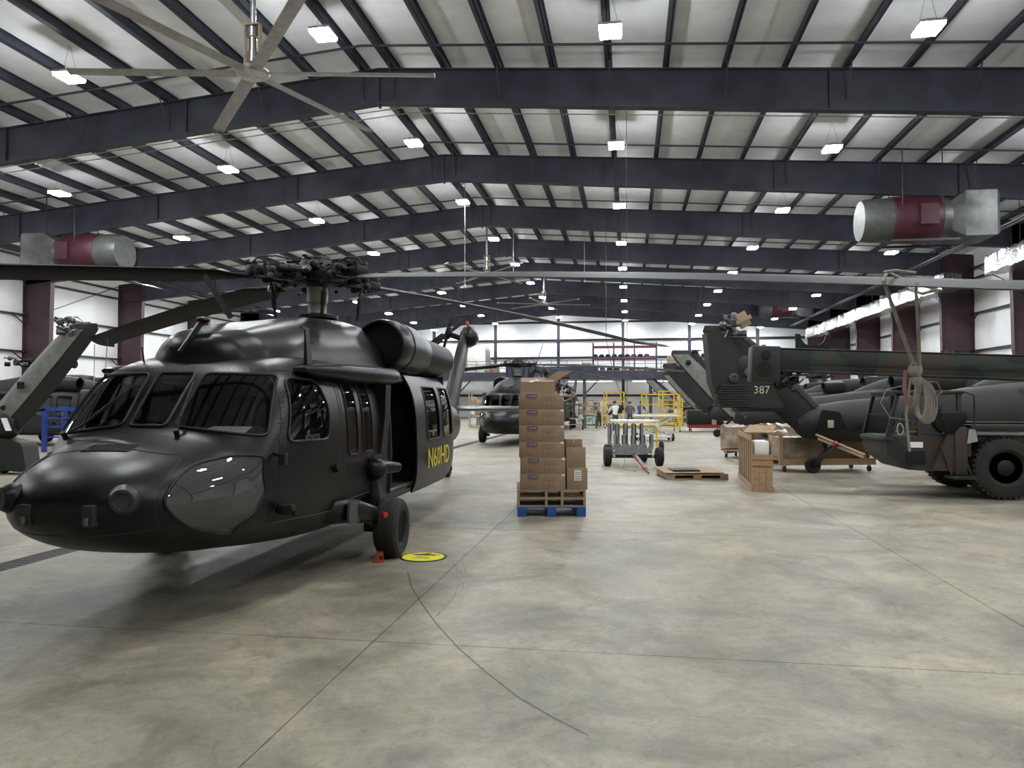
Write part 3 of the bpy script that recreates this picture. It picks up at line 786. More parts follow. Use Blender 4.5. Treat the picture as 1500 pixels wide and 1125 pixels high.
    HM['pylon_face'] = strip(.36, .93, 1.06).mesh('pylon_side_panel', 30); HM['pylon_face_fwd'] = strip(.015, .62, 1.10).mesh('pylon_side_panel', 30)
    HM['pylon_cover'] = strip(.03, .22, 1.1).mesh('drive_shaft_cover', 30)
    HM['podbox'] = MB().loft([[(x + r_ * math.cos(2 * PI * k / 20), 9.75 + r_ * 1.25 * math.sin(2 * PI * k / 20), z) for k in range(20)] for x, z, r_ in ((.05, 3.15, .10), (.08, 3.22, .20), (.1, 3.38, .26), (.1, 3.52, .23), (.08, 3.64, .15), (.06, 3.72, .05))]).mesh('gearbox_fairing', 60)
    HM['beacon'] = MB().lathe([(.035, 0), (.045, .03), (.045, .09), (.02, .13), (.001, .135)], 12, T(.05, 9.75, 3.7)).mesh('beacon')
    HM['stab'] = MB().loft([[(x, 8.35 + .5 * (1 + u * sc), 1.575 + v * sc) for u, v in ((-1, 0), (-.7, .05), (0, .07), (.6, .035), (1, 0), (.6, -.035), (0, -.07), (-.7, -.05))] for x, sc in ((-2.15, .72), (-2.1, .8), (0, 1), (2.1, .8), (2.15, .72))]).mesh('stabilator', 50)
    # tail rotor
    def trotor():
        mb = MB(T(-.42, 9.8, 3.5) @ RY(R(20)))
        mb.cyl((.5, 0, 0), (-.12, 0, 0), .07, .07, 12).lathe([(.02, -.12), (.13, -.1), (.13, .02), (.05, .05)], 14, RY(PI / 2)).box(-.09, -.05, -.18, .18, -.18, .18)
        return mb
    HM['trhub'] = trotor().mesh('tail_rotor_hub')
    def tblade(az):
        mb = MB(T(-.42, 9.8, 3.5) @ RY(R(20)) @ RX(az) @ T(-.07, 0, 0) @ RZ(R(12)))
        rg = [[(u * t_, v * c, z) for u, v in ((0, -.5), (1, -.25), (.8, .2), (0, .5), (-.8, .2), (-1, -.25))] for z, c, t_ in ((.1, .09, .03), (.32, .12, .03), (.45, .245, .02), (1.62, .245, .012), (1.67, .2, .006))]
        return mb.loft(rg)
    HM['tblade'] = [tblade(R(20) + k * PI / 2).mesh('tail_rotor_blade') for k in range(4)]
    # wheels
    def wheel(c, r_, wd, n=36):
        tire = MB(T(*c) @ RY(PI / 2)); h = wd / 2
        pr = [(r_ * .52, -h * .8), (r_ * .62, -h), (r_ * .85, -h), (r_ * .96, -h * .8), (r_, -h * .5)]
        for q in (-.3, 0, .3): pr += [(r_ * 1.005, h * (q - .08)), (r_ * .985, h * (q - .05)), (r_ * .985, h * (q + .05)), (r_ * 1.005, h * (q + .08))]
        pr += [(r_, h * .5), (r_ * .96, h * .8), (r_ * .85, h), (r_ * .62, h), (r_ * .52, h * .8)]
        tire.lathe(pr, n)
        rimm = MB(T(*c) @ RY(PI / 2)); rimm.lathe([(r_ * .54, -h * .8), (r_ * .5, -h * .7), (r_ * .46, -h * .3), (r_ * .2, -h * .35), (r_ * .18, -h * .7), (.02, -h * .75), (.02, h * .75), (r_ * .18, h * .7), (r_ * .2, h * .35), (r_ * .46, h * .3), (r_ * .5, h * .7), (r_ * .54, h * .8)], 24)
        for k in range(8):
            a = k * PI / 4; rimm.cyl((r_ * .33 * math.cos(a), r_ * .33 * math.sin(a), -h * .55), (r_ * .33 * math.cos(a), r_ * .33 * math.sin(a), h * .55), .018, n=6)
        return tire.mesh('tyre', 30), rimm.mesh('wheel_rim', 30)
    HM['wheel_p'] = wheel((1.36, -1.12, .33), .33, .26); HM['wheel_s'] = wheel((-1.36, -1.12, .33), .33, .26)
    HM['wheel_t'] = wheel((0, 7.7, .19), .19, .13, 24)
    rg = []
    for (x, y, z, hx, hz) in ((.95, -2.45, .66, .06, .08), (1.08, -2.3, .66, .10, .12), (1.18, -1.9, .62, .11, .12), (1.22, -1.45, .52, .09, .10), (1.2, -1.12, .36, .06, .08)):
        rg.append([(x + hx * math.copysign(abs(math.cos(a)) ** .6, math.cos(a)), y, z + hz * math.copysign(abs(math.sin(a)) ** .6, math.sin(a))) for a in [2 * PI * k / 16 for k in range(16)]])
    HM['beam_p'] = MB().loft(rg).cyl((1.05, -1.12, .33), (1.42, -1.12, .33), .06).mesh('drag_beam', 45)
    HM['step_p'] = MB().prism(rpoly([(-.22, -.10), (.12, -.13), (.22, -.02), (.12, .1), (-.18, .12)], .07), 0, .025, T(1.24, -2.02, .64) @ RY(PI / 2) @ RZ(PI / 2)).mesh('boarding_step')
    HM['strut_p'] = MB().cyl((1.2, -1.12, .36), (1.17, -1.22, .75), .055).cyl((1.175, -1.2, .62), (1.14, -1.33, 1.15), .085).bar((1.12, -1.12, .45), (1.02, -1.7, .95), .07, .05).mesh('shock_strut')
    HM['tailgear'] = MB().bar((0, 7.7, .19), (.0, 7.35, .55), .07).bar((.1, 7.7, .19), (.1, 7.45, .42), .03, .06).bar((-.1, 7.7, .19), (-.1, 7.45, .42), .03, .06).bar((0, 7.4, .5), (0, 6.6, 1.2), .1).bar((0, 7.35, .55), (0, 7.6, 1.25), .07).mesh('tail_gear_leg', 25)
    # rotor head
    HM['sleeve'] = MB().lathe([(.16, 2.78), (.14, 2.84), (.12, 2.88), (.12, 3.02), (.125, 3.03), (.135, 3.04), (.135, 3.24), (.1, 3.26)], 24).mesh('mast')
    HM['hub'] = MB().lathe([(.1, 3.24), (.30, 3.27), (.34, 3.32), (.34, 3.42), (.27, 3.46), (.24, 3.54), (.2, 3.60), (.13, 3.615), (.02, 3.62)], 28).mesh('rotor_hub', 30)
    def arm(az):
        mb = MB(RZ(az))
        mb.cbox(.2, .62, -.11, .11, 3.29, 3.44, .03).cbox(.55, .98, -.09, .09, 3.30, 3.42, .025).cyl((.66, -.16, 3.36), (.66, .16, 3.36), .06, n=12)
        mb.cyl((.18, .27, 3.40), (.66, .17, 3.40), .045, n=10).cyl((.32, .24, 3.40), (.55, .19, 3.40), .062, n=10)
        mb.bar((.3, -.28, 3.33), (.62, -.2, 3.31), .06, .09).ball((.62, -.22, 3.31), .06, 6)
        for q in (-.06, .06): mb.cyl((.92, q, 3.28), (.92, q, 3.46), .025, n=8)
        mb.tube([(.95, .02, 3.43), (.85, .02, 3.53), (.62, .03, 3.57), (.4, .06, 3.55), (.26, .08, 3.45)], .012, 6)
        mb.tube([(.9, -.05, 3.42), (.8, -.07, 3.49), (.55, -.1, 3.47), (.3, -.1, 3.42)], .009, 6)
        return mb
    HM['arm'] = arm(0).mesh('hub_arm', 30)
    HM['absorber'] = MB().lathe([(.05, 3.56), (.20, 3.57), (.21, 3.60), (.19, 3.63), (.05, 3.64)], 24).box(-.42, .42, -.03, .03, 3.575, 3.60).box(-.03, .03, -.42, .42, 3.575, 3.60).mesh('vibration_absorber', 30)
    HM['prod'] = MB().cyl((.46, -.24, 2.82), (.5, -.24, 3.12), .022, n=8).cyl((.48, -.24, 2.95), (.5, -.24, 3.12), .034, n=8).cyl((.5, -.24, 3.12), (.55, -.22, 3.31), .018, n=8).mesh('pitch_rod')
    HM['swash'] = MB().lathe([(.13, 2.80), (.27, 2.83), (.27, 2.87), (.14, 2.9)], 24).mesh('swashplate', 30)
    # small fittings
    HM['lampP'] = MB().lathe([(.13, -.02), (.135, .02), (.12, .06), (.095, .10), (.07, .105), (.06, .095), (.001, .09)], 20, T(.43, -4.475, 1.05) @ RZ(R(24)) @ RX(R(87)) @ Matrix.Diagonal((.85, .85, .95, 1))).mesh('nose_lamp')
    HM['lampS'] = mirror_me(HM['lampP'])
    def onbody(x, y, up=.004):
        h = bvh.ray_cast(Vector((x, y, 4)), Vector((0, 0, -1))); return h[0] + h[1] * up
    g = MB(); gx0, gx1, gy0, gy1 = -.22, .17, -4.08, -3.93
    for i in range(7):
        y = gy0 + (gy1 - gy0) * i / 6; g.tube([onbody(gx0 + (gx1 - gx0) * k / 6, y) for k in range(7)], .0035, 4)
    for i in range(18):
        x = gx0 + (gx1 - gx0) * i / 17; g.tube([onbody(x, gy0 + (gy1 - gy0) * k / 3) for k in range(4)], .0035, 4)
    HM['grille'] = g.mesh('nose_grille', None)
    HM['grille_back'] = MB().add([onbody(gx0 + (gx1 - gx0) * i / 8, gy0 + (gy1 - gy0) * j / 2, .0015) for j in range(3) for i in range(9)], [(j * 9 + i, j * 9 + i + 1, j * 9 + 10 + i, j * 9 + 9 + i) for j in range(2) for i in range(8)]).mesh('grille_recess', None)
    def wiper(s, pts, b0, b1): return MB().tube(pts, .010, 6).bar(b0, b1, .02, .012).cyl(Vector(pts[0]) + Vector((0, .02, -.06)), Vector(pts[0]) + Vector((0, -.02, .02)), .022, n=8)
    HM['wipers'] = [wiper(1, [(.33, -3.68, 1.50), (.31, -3.62, 1.58), (.27, -3.42, 1.80)], (.31, -3.60, 1.62), (.24, -3.28, 1.93)).mesh('wiper'),
                    wiper(-1, [(-.78, -3.55, 1.47), (-.6, -3.60, 1.54), (-.36, -3.42, 1.78)], (-.52, -3.55, 1.63), (-.26, -3.3, 1.93)).mesh('wiper')]
    HM['pitots'] = [MB().tube([(s * .62, -2.75, 2.18), (s * .62, -2.78, 2.34), (s * .62, -2.86, 2.38), (s * .62, -3.0, 2.39)], .018, 8).mesh('pitot_probe') for s in (-1, 1)]
    HM['ant'] = [MB().loft([[(.95, -2.62, 2.1), (.99, -2.62, 2.1), (.99, -2.5, 2.1), (.95, -2.5, 2.1)], [(.965, -2.64, 2.44), (.975, -2.64, 2.44), (.975, -2.56, 2.44), (.965, -2.56, 2.44)]]).bar((.97, -2.72, 2.44), (.97, -2.55, 2.44), .015).mesh('blade_antenna', 20),
                 MB().loft([[(-.25, -2.86, 2.1), (-.22, -2.86, 2.1), (-.22, -2.78, 2.1), (-.25, -2.78, 2.1)], [(-.24, -2.9, 2.26), (-.232, -2.9, 2.26), (-.232, -2.84, 2.26), (-.24, -2.84, 2.26)]]).mesh('blade_antenna', 20),
                 MB().bar((-.55, -1.2, 2.72), (-.75, -1.45, 3.18), .03, .06).bar((-.6, -1.25, 2.80), (-.2, -.9, 2.8), .02).mesh('whip_antenna', 20),
                 MB().bar((-.1, -2.95, 2.20), (-.0, -2.75, 2.52), .03, .05).ball((0, -2.75, 2.52), .05, 6, (1.4, 1, .7)).mesh('cutter_blade', 20)]
    HM['slots'] = [MB().cbox(x - .045, x + .045, -4.635, -4.55, .88, 1.03, .012).mesh('tow_fitting') for x in (-.22, .26)]
    HM['mirror'] = MB().bar((.97, -3.35, 1.33), (1.12, -3.42, 1.28), .02).cbox(1.10, 1.16, -3.47, -3.40, 1.22, 1.32, .01).mesh('door_hinge')
    HM['handles'] = [MB().bar((1.185, -2.40, 1.12), (1.20, -2.28, 1.10), .02, .035).cyl((1.16, -2.34, 1.1), (1.2, -2.34, 1.1), .04, n=10).mesh('door_handle'),
                     MB().cbox(1.02, 1.16, -3.32, -3.24, .78, .87, .015).cyl((1.1, -3.28, .8), (1.19, -3.3, .8), .022, n=8).mesh('jack_fitting'),
                     MB().bar((1.16, -2.1, 1.13), (1.2, -1.72, 1.13), .018, .03).mesh('grab_rail')]
build_heli_meshes()

def blade_mesh(az, slope, quad, pale_tip=False, r1=8.18):
    mb = MB(); rings = []
    for r_ in [.95, 1.25, 1.5, 2, 3, 4, 5, 6, 7, 7.6, 7.75, 7.9, 8.05, 8.18]:
        c = .13 if r_ < 1 else (.3 if r_ < 1.3 else .53)
        if r_ > 7.7: c = .53 - (r_ - 7.7) * .35
        sweep = -max(0, r_ - 7.7) * .55
        z = 3.36 - slope * r_ - quad * r_ * r_; th = .05 if c > .4 else .045; pit = R(9)
        pr = [(.5, 0), (.42, .45), (.2, .8), (-.1, .6), (-.5, .04), (-.5, -.04), (-.1, -.35), (.2, -.45), (.42, -.3)]
        rings.append([(r_, c * u * math.cos(pit) + sweep - .04, z + th * v + c * u * math.sin(pit) * 1.0) for u, v in pr])
    M = RZ(az); mb.M = M; mb.loft(rings); return mb.mesh('rotor_blade', 40)

def make_heli(label, loc, rz, skin='black', full=False, blades=None, pyl=None, group=None, tail_rotor=True, wheels=True, head=True, glass='glass_dark', stab=True, cowl=True, boom_only=False):
    t = thing('helicopter', label, 'helicopter', loc, rz, group)
    fus = part_of('fuselage', HM['body_open' if full else 'body'], skin, t)
    names = {'wc': 'windshield', 'wp': 'windshield', 'ws': 'windshield', 'cp': 'chin_window', 'cs': 'chin_window', 'dp': 'cockpit_window', 'ds': 'cockpit_window', 'g1': 'gunner_window', 'g2': 'gunner_window', 's1': 'cabin_window', 's2': 'cabin_window'}
    for k, nm in names.items():
        o = part_of(nm, HM['pane'][k], ('glass_chin' if k[0] == 'c' else 'glass') if full else glass, t)
        part_of('window_rim', HM['rim'][k], 'black2' if full else skin, o)
    d = part_of('cabin_door', HM['door'], skin, t)
    for k in ('d1', 'd2'):
        o = part_of('door_window', HM['pane'][k], 'glass' if full else glass, d); part_of('window_rim', HM['rim'][k], 'black2', d)
    part_of('door_edge', HM['rim']['door'], 'black2', d)
    for s_ in HM['seams']: part_of('panel_seam', s_, 'letter_d', fus)
    if cowl: part_of('cowling', HM['cowl'], skin, t)
    for sgn in (1, -1):
        if sgn < 0 and 'nacelle_s' not in HM:
            for k in ('nacelle', 'inlet', 'exhaust', 'inlet_dark', 'fairing', 'strut', 'knob', 'beam_p', 'step_p', 'strut_p'): HM[k + '_s'] = mirror_me(HM[k])
        e = '' if sgn > 0 else '_s'
        if cowl:
            n_ = part_of('engine_nacelle', HM['nacelle' + e], skin, t); part_of('inlet_screen', HM['inlet_dark' + e], 'grime', n_); part_of('inlet_fairing', HM['inlet' + e], skin, n_)
            part_of('exhaust', HM['exhaust' + e], 'darkmetal', t)
        part_of('rail_fairing', HM['fairing' + e], skin, t); s_ = part_of('support_strut', HM['strut' + e], skin, t); part_of('strut_fitting', HM['knob' + e], skin, s_)
        if wheels:
            tr, rm = HM['wheel_p' if sgn > 0 else 'wheel_s']; wv = part_of('main_wheel', tr, 'rubber', t); part_of('wheel_rim', rm, 'darkmetal', wv)
            b = part_of('drag_beam', HM['beam_p' + e], skin, t); part_of('boarding_step', HM['step_p' + e], 'olive_pale', b); part_of('shock_strut', HM['strut_p' + e], 'darkmetal', t)
    p = part_of('tail_pylon', HM['pylon'], skin, t)
    if pyl != 'primergrey_fwd': part_of('drive_shaft_cover', HM['pylon_cover'], skin, p)
    if pyl: part_of('pylon_panel', HM['pylon_face_fwd' if pyl == 'primergrey_fwd' else 'pylon_face'], 'primergrey', p)
    tr, rm = HM['wheel_t']; wv = part_of('tail_wheel', tr, 'rubber', t); part_of('wheel_rim', rm, 'darkmetal', wv); part_of('tail_gear_leg', HM['tailgear'], 'darkmetal' if not full else skin, t)
    if stab: part_of('stabilator', HM['stab'], skin, t)
    if tail_rotor:
        q = part_of('gearbox_fairing', HM['podbox'], skin, t); part_of('beacon', HM['beacon'], 'redtag', q)
        h = part_of('tail_rotor_hub', HM['trhub'], 'grime', t)
        for b in HM['tblade']: part_of('tail_rotor_blade', b, 'bladegrey', t)
    if head:
        part_of('mast', HM['sleeve'], 'sleeve', t); h = part_of('rotor_hub', HM['hub'], 'grime', t); part_of('vibration_absorber', HM['absorber'], 'grime', h); part_of('swashplate', HM['swash'], 'darkmetal', t)
        az0 = blades[0][0] if blades else .6
        for k in range(4):
            a = az0 + k * PI / 2
            o = part_of('hub_arm', HM['arm'], 'grime', t); o.rotation_euler = (0, 0, a)
            o = part_of('pitch_rod', HM['prod'], 'black2', t); o.rotation_euler = (0, 0, a)
        for az, sl, qd, mt in (blades or []):
            part_of('rotor_blade', blade_mesh(az, sl, qd), mt, t)
    return t, fus, d

# hero machine ------------------------------------------------------
hero, hfus, hdoor = make_heli('large matte black helicopter in the foreground, side door open, yellow lettering', (-4.04, 9.31, 0), R(1.0), 'black', True,
    [(R(55.8), .022, .0040, 'bladesheen'), (R(145.8), .022, .0040, 'bladegrey'), (R(235.8), .090, .0036, 'bladegrey'), (R(325.8), .090, .0036, 'bladesheen')], group='black helicopters parked nose to the camera')
for o in list(hfus.children): pass
part_of('rivets', HM['rivets'], 'darkmetal', hfus)['kind'] = 'stuff'
part_of('door_frame', HM['rim']['open'], 'black2', hero)
lp = part_of('nose_lamp', HM['lampP'], 'lampring', hero); lp2 = part_of('nose_lamp', HM['lampS'], 'black', hero)
part_of('grille_recess', HM['grille_back'], 'grime', hfus); part_of('nose_grille', HM['grille'], 'darkmetal', hero)
for wv in HM['wipers']: part_of('wiper', wv, 'black2', hero)
for x in (-.52, .22): MB().cyl((x, -2.86, 2.1), (x - .01, -2.88, 2.26), .008, n=6).build('stub_antenna', 'black2', hero)
for wv in HM['ant'][:2]: part_of('blade_antenna', wv, 'black2', hero)
part_of('whip_antenna', HM['ant'][2], 'darkmetal', hero); part_of('wire_cutter', HM['ant'][3], 'black', hero)
for wv, x in zip(HM['slots'], (-.22, .26)):
    o = part_of('tow_fitting', wv, 'letter_d', hero); MB().cbox(x - .02, x + .02, -4.655, -4.63, .89, .95, .006).build('tow_pin', 'hubmetal', o)
part_of('door_hinge', HM['mirror'], 'black2', hero)
for me, nm in zip(HM['handles'], ('door_handle', 'jack_fitting', 'grab_rail')): part_of(nm, me, 'black2', hero)
lettering('N60HD', .40, 'letter_y', hdoor, Matrix(((0, 0, 1, 1.272), (1, 0, 0, 1.56), (0, 1, 0, .93), (0, 0, 0, 1))) @ Matrix.Shear('XZ', 4, (0, 0)) @ RZ(0), sx=1.05)
lettering('RESTRICTED', .06, 'olive_pale', hero, Matrix(((0, 0, 1, 1.135), (1, 0, 0, -2.83), (0, 1, 0, 1.425), (0, 0, 0, 1))))
# cabin
MB().box(-1.05, 1.09, -2.2, 2.8, .60, .655).build('cabin_floor', 'interior', hero, None)
MB().box(-.78, .78, -3.5, -2.2, .655, .70).build('cockpit_floor', 'interior', hero, None)
MB().box(-1.08, 1.08, 2.6, 2.64, .62, 2.15).build('aft_bulkhead', 'interior', hero, None)
MB().box(-1.1, -1.08, -.6, 2.6, .62, 1.2).build('cabin_lining', 'interior', hero, None)
MB().box(.9, 1.10, -.68, -.60, .62, 2.1).build('door_jamb', 'interior', hero, None)
for k in range(3):
    st = MB().cbox(-.9 + k * .6, -.42 + k * .6, .9, 1.35, 1.0, 1.06, .02).cbox(-.9 + k * .6, -.42 + k * .6, 1.33, 1.40, 1.0, 1.75, .02)
    st.bar((-.85 + k * .6, 1.0, .65), (-.85 + k * .6, 1.3, 1.0), .03).bar((-.47 + k * .6, 1.0, .65), (-.47 + k * .6, 1.3, 1.0), .03).build('troop_seat', 'seat', hero, 30)
for x in (-.52, .52):
    st = MB().cbox(x - .25, x + .25, -2.75, -2.3, .95, 1.06, .03); st.M = T(x, -2.28, 1.02) @ RX(R(-10)) @ T(-x, 0, 0)
    st.cbox(x - .26, x + .26, -.05, .07, 0, .72, .04).cbox(x - .15, x + .15, -.06, .05, .70, .90, .04); st.M = Matrix()
    st.box(x - .05, x + .05, -2.6, -2.4, .65, .96); st.build('pilot_seat', 'seat', hero)
gl = MB().loft([[(x, -3.44 + .16 * abs(x) ** 2, 1.44), (x, -3.05, 1.52), (x, -3.0, 1.50), (x, -2.98, 1.15), (x, -3.3, 1.05), (x, -3.42, 1.3)] for x in (-.92, -.6, -.3, 0, .3, .6, .92)])
gl.build('glareshield', 'glare', hero)
MB().cbox(-.16, .16, -3.15, -2.4, .66, 1.12, .03).build('centre_console', 'interior', hero)
MB().add([(.30, -3.38, 1.475), (.72, -3.3, 1.478), (.70, -3.12, 1.528), (.34, -3.12, 1.530)], [(0, 1, 2, 3)]).build('map_sheet', 'paper', hero, None)
MB().add([(-.62, -3.05, 1.9), (-.42, -3.05, 1.9), (-.42, -3.03, 1.97), (-.62, -3.03, 1.97)], [(0, 1, 2, 3)]).build('placard', 'paper', hero, None)
MB().cbox(-.35, .35, -2.9, -2.3, 2.0, 2.1, .03).build('overhead_console', 'interior', hero)
for x in (-.55, .5): MB().box(x - .28, x + .28, -3.0, -2.96, 1.80, 2.0).build('sun_visor', 'interior', hero, None)
MB().cyl((1.42, -1.62, .55), (1.46, -1.66, .55), .03, n=10).build('safety_pin_flag', 'redtag', hero)
# second black machine, nose to the camera, behind the boxes
h2loc = ground(707, 648) ; h2 = Vector((h2loc.x + 1.36, h2loc.y + 1.12, 0))
heli2, f2_, d2_ = make_heli('distant black helicopter with drooping pale rotor blade, partly hidden by the box stack', h2, R(0), 'black', False,
    [(R(-28), .03, .004, 'bladegrey'), (R(62), .02, .004, 'bladegrey'), (R(152), .03, .004, 'bladegrey'), (R(242), .07, .004, 'bladegrey')], group='black helicopters parked nose to the camera')
lp = part_of('nose_lamp', HM['lampP'], 'darkmetal', heli2); part_of('nose_lamp', HM['lampS'], 'darkmetal', heli2)
# stripped machine on the far side
h3 = ground(812, 627)
heli3, f3_, d3_ = make_heli('stripped dark helicopter with its engine deck uncovered, far behind the box stack', (h3.x, h3.y + 1, 0), R(-4), 'olive', False, None, tail_rotor=False, cowl=False, stab=False, group='dark helicopters stripped for work')
def clutter(name, parent, box, n, m, seed, s=(.05, .2)):
    rnd = random.Random(seed); mb = MB(); x0, x1, y0, y1, z0, z1 = box
    for i in range(n):
        c = (rnd.uniform(x0, x1), rnd.uniform(y0, y1), rnd.uniform(z0, z1)); a = rnd.uniform(*s)
        k = rnd.random()
        if k < .35: mb.ball(c, a * .5, 5)
        elif k < .65: mb.M = T(*c) @ RZ(rnd.uniform(0, 3)) @ RX(rnd.uniform(0, 3)); mb.cbox(-a / 2, a / 2, -a / 3, a / 3, -a / 3, a / 3, a * .06); mb.M = Matrix()
        else:
            p = [c]
            for q in range(4): l = p[-1]; p.append((min(x1, max(x0, l[0] + rnd.uniform(-a, a) * 2)), min(y1, max(y0, l[1] + rnd.uniform(-a, a) * 2)), min(z1, max(z0, l[2] + rnd.uniform(-a, a)))))
            mb.tube(p, a * .12, 5)
    mb.k = 0
    mb.mi = [random.Random(i // 30 + seed).choice([0, 0, 0, 0, 1]) for i in range(len(mb.f))]
    return mb.build(name, [m, 'hubmetal'], parent, 40)
clutter('gearbox', heli3, (-.7, .7, -1.6, 1.4, 2.2, 3.0), 70, 'grime', 4)
clutter('engine', heli3, (.45, 1.1, -.2, 1.6, 2.2, 2.75), 40, 'grime', 5)

for q in range(4):
    a_ = R(55.8 + 45 + 90 * q); cx_, cy_ = .42 * math.cos(a_), .42 * math.sin(a_)
    clutter('hub_fittings', hero, (cx_ - .2, cx_ + .2, cy_ - .2, cy_ + .2, 3.26, 3.5), 14, 'grime', 100 + q, (.05, .14))
    a_ = R(55.8 + 90 * q); cx_, cy_ = .78 * math.cos(a_), .78 * math.sin(a_)
    clutter('hub_fittings', hero, (cx_ - .16, cx_ + .16, cy_ - .16, cy_ + .16, 3.25, 3.47), 12, 'grime', 110 + q, (.05, .12))
# ------------------------------------------------------------------ rows of parked machines, tails to the aisle
def row_heli(label, top, phi, side, skin, pyl=None, group=None, tw=None, **kw):
    f = Vector((math.cos(R(phi)) * side, math.sin(R(phi)), 0))
    m = Vector((top[0], top[1], 0)) + f * 9.9 if tw is None else Vector((tw[0], tw[1], 0)) + f * 7.7
    rz = math.atan2(f.x, -f.y)                   # local -y points along f
    return make_heli(label, m, rz, skin, False, None, pyl, group, tail_rotor=False, **kw)
GR = 'machines parked in a row, tails to the aisle'
h387, f387, _ = row_heli('dark olive helicopter with 387 on its tail, behind the crane truck', None, 11, 1, 'olive', None, GR, tw=(4.42, 19.3), stab=False)
for nm in ('tail_pylon',):
    pass
STARM = lambda x, y, z: Matrix(((0, 0, -1, x), (-1, 0, 0, y), (0, 1, 0, z), (0, 0, 0, 1)))
lettering('387', .27, 'letter_p', h387, STARM(-.215, 9.03, 2.02))
# lettering wrapped on the boom
bmx = body_bm(); bvx = BVHTree.FromBMesh(bmx); bmx.free()
tm = text_mesh('UNITED STATES ARMY', .26).copy()
for v in tm.vertices:
    p = STARM(-2, 5.35, 1.26) @ v.co; h = bvx.ray_cast(p, Vector((1, 0, 0)))
    v.co = (h[0] + h[1] * (.004 + v.co.z)) if h[0] else p
part_of('lettering', tm, 'letter_d', h387)
mb = MB()
for i in range(9): mb.box(-.30, -.20, 9.38, 10.22 - i * .02, 1.62 + i * .062, 1.665 + i * .062)
mb.box(-.26, .2, 9.40, 10.05, 1.60, 2.16); mb.build('ribbed_panel', 'olive', h387, None)
MB().box(-.3, .3, 8.5, 9.6, 1.50, 1.6).build('fold_hinge', 'grime', h387, None)
MB().prism([(10.36, 3.4), (10.24, 2.2), (10.02, 1.6), (8.45, 1.6), (8.7, 2.0), (9.55, 3.0), (9.9, 3.4)], -.2, .2, PORT).build('trailing_panel', 'olive', h387, 20)
for y, z in ((9.35, 2.45), (9.72, 2.32)): MB().lathe([(.07, 0), (.11, .02), (.11, .06), (.06, .07), (.05, .03)], 18, T(-.2, y, z) @ RY(-PI / 2)).build('access_ring', 'olive_pale', h387)
MB().ball((-.12, 9.45, 2.6), .2, 8, (.7, 1.0, 1.5)).build('gearbox_bulge', 'olive', h387)
clutter('tail_gearbox', h387, (-.3, .15, 9.45, 9.95, 3.3, 3.85), 26, 'hubmetal', 9, (.08, .22))
MB(T(-.30, 9.50, 3.70) @ RX(R(-28))).cbox(-.05, .05, -.13, .13, -.17, .19, .015).cbox(-.07, -.02, -.2, .2, -.05, .05, .01).build('shipping_cap', 'card2', h387)
clutter('hydraulic_lines', h387, (-.34, -.2, 8.4, 9.0, 2.2, 3.1), 26, 'grime', 12, (.04, .12))
MB().prism(rpoly([(7.05, 1.12), (7.75, .98), (7.65, 1.55), (7.2, 1.5)], .06), .375, .39, STAR).build('gear_cover', 'grime', h387)
MB().box(-.405, -.39, 7.36, 7.5, 1.12, 1.30).build('placard', 'letter_p', h387, None)
mb = MB()
for i in range(5): mb.box(-.425, -.41, 6.6, 6.8, 1.02 + i * .055, 1.035 + i * .055)
mb.build('louvre', 'letter_d', h387, None)
tops = [((1.98, 27.8), 'olive', 'primergrey', 'dark helicopter with a pale grey stripped tail, second tail along the right of the aisle'),
        ((2.1, 37.7), 'olive', None, 'dark helicopter whose tail is all dark, third tail along the right of the aisle'),
        ((2.65, 50.0), 'olive', 'primergrey', 'helicopter with grey tail fin, fourth tail along the right of the aisle'),
        ((1.8, 62.0), 'olive', 'primergrey', 'helicopter with grey tail fin, farthest tail along the right of the aisle')]
for i, (tp, sk, py, lab) in enumerate(tops):
    h, f_, d_ = row_heli(lab, tp, 11, 1, sk, py, GR, stab=False, wheels=True)
    clutter('stripped_mechanism', h, (-.2, .2, 9.2, 9.9, 3.1, 3.6), 18, 'grime', 20 + i, (.08, .22))
    clutter('exposed_linkage', h, (-.26, .26, 7.6, 8.3, 1.0, 1.6), 18, 'grime', 30 + i, (.06, .18))
lg, lf, ld = row_heli('helicopter with a pale grey bare tail fin at the left edge', (-12.9, 16.05), 5, -1, 'olive', 'primergrey_fwd', GR, stab=False)
clutter('stripped_mechanism', lg, (-.25, .2, 9.3, 9.9, 3.35, 3.75), 24, 'hubmetal', 41, (.08, .22))
MB().prism(rpoly([(8.3, 2.05), (8.5, 2.05), (8.5, 2.22), (8.3, 2.22)], .02), .22, .235, PORT).build('access_hole', 'grime', lg)
MB().lathe([(.07, 0), (.07, .02), (.04, .05)], 14, T(.27, 7.95, 1.6) @ RY(PI / 2)).build('drain_boss', 'grime', lg)
MB().prism(rpoly([(7.2, .12), (8.6, .05), (8.45, .75), (7.35, .95)], .12), -.22, .22, PORT).build('tail_bumper', 'olive', lg)
MB().bar((.3, 8.0, 1.35), (.3, 8.15, 1.05), .16, .01).build('tag_sheet', 'paper', lg, None)
l2, _, _ = make_heli('dark helicopter by the left wall, its rotor head bare of blades', (-23.7, 27.3, 0), R(-95), 'olive', False, None, None, GR, tail_rotor=False, stab=False)
clutter('rotor_head_covers', l2, (-.9, .9, -.9, .9, 3.15, 3.5), 70, 'grime', 51, (.1, .25))
for hh, sd in ((h387, 60),): clutter('rotor_head_covers', hh, (-.9, .9, -.9, .9, 3.1, 3.45), 60, 'grime', sd, (.1, .25))

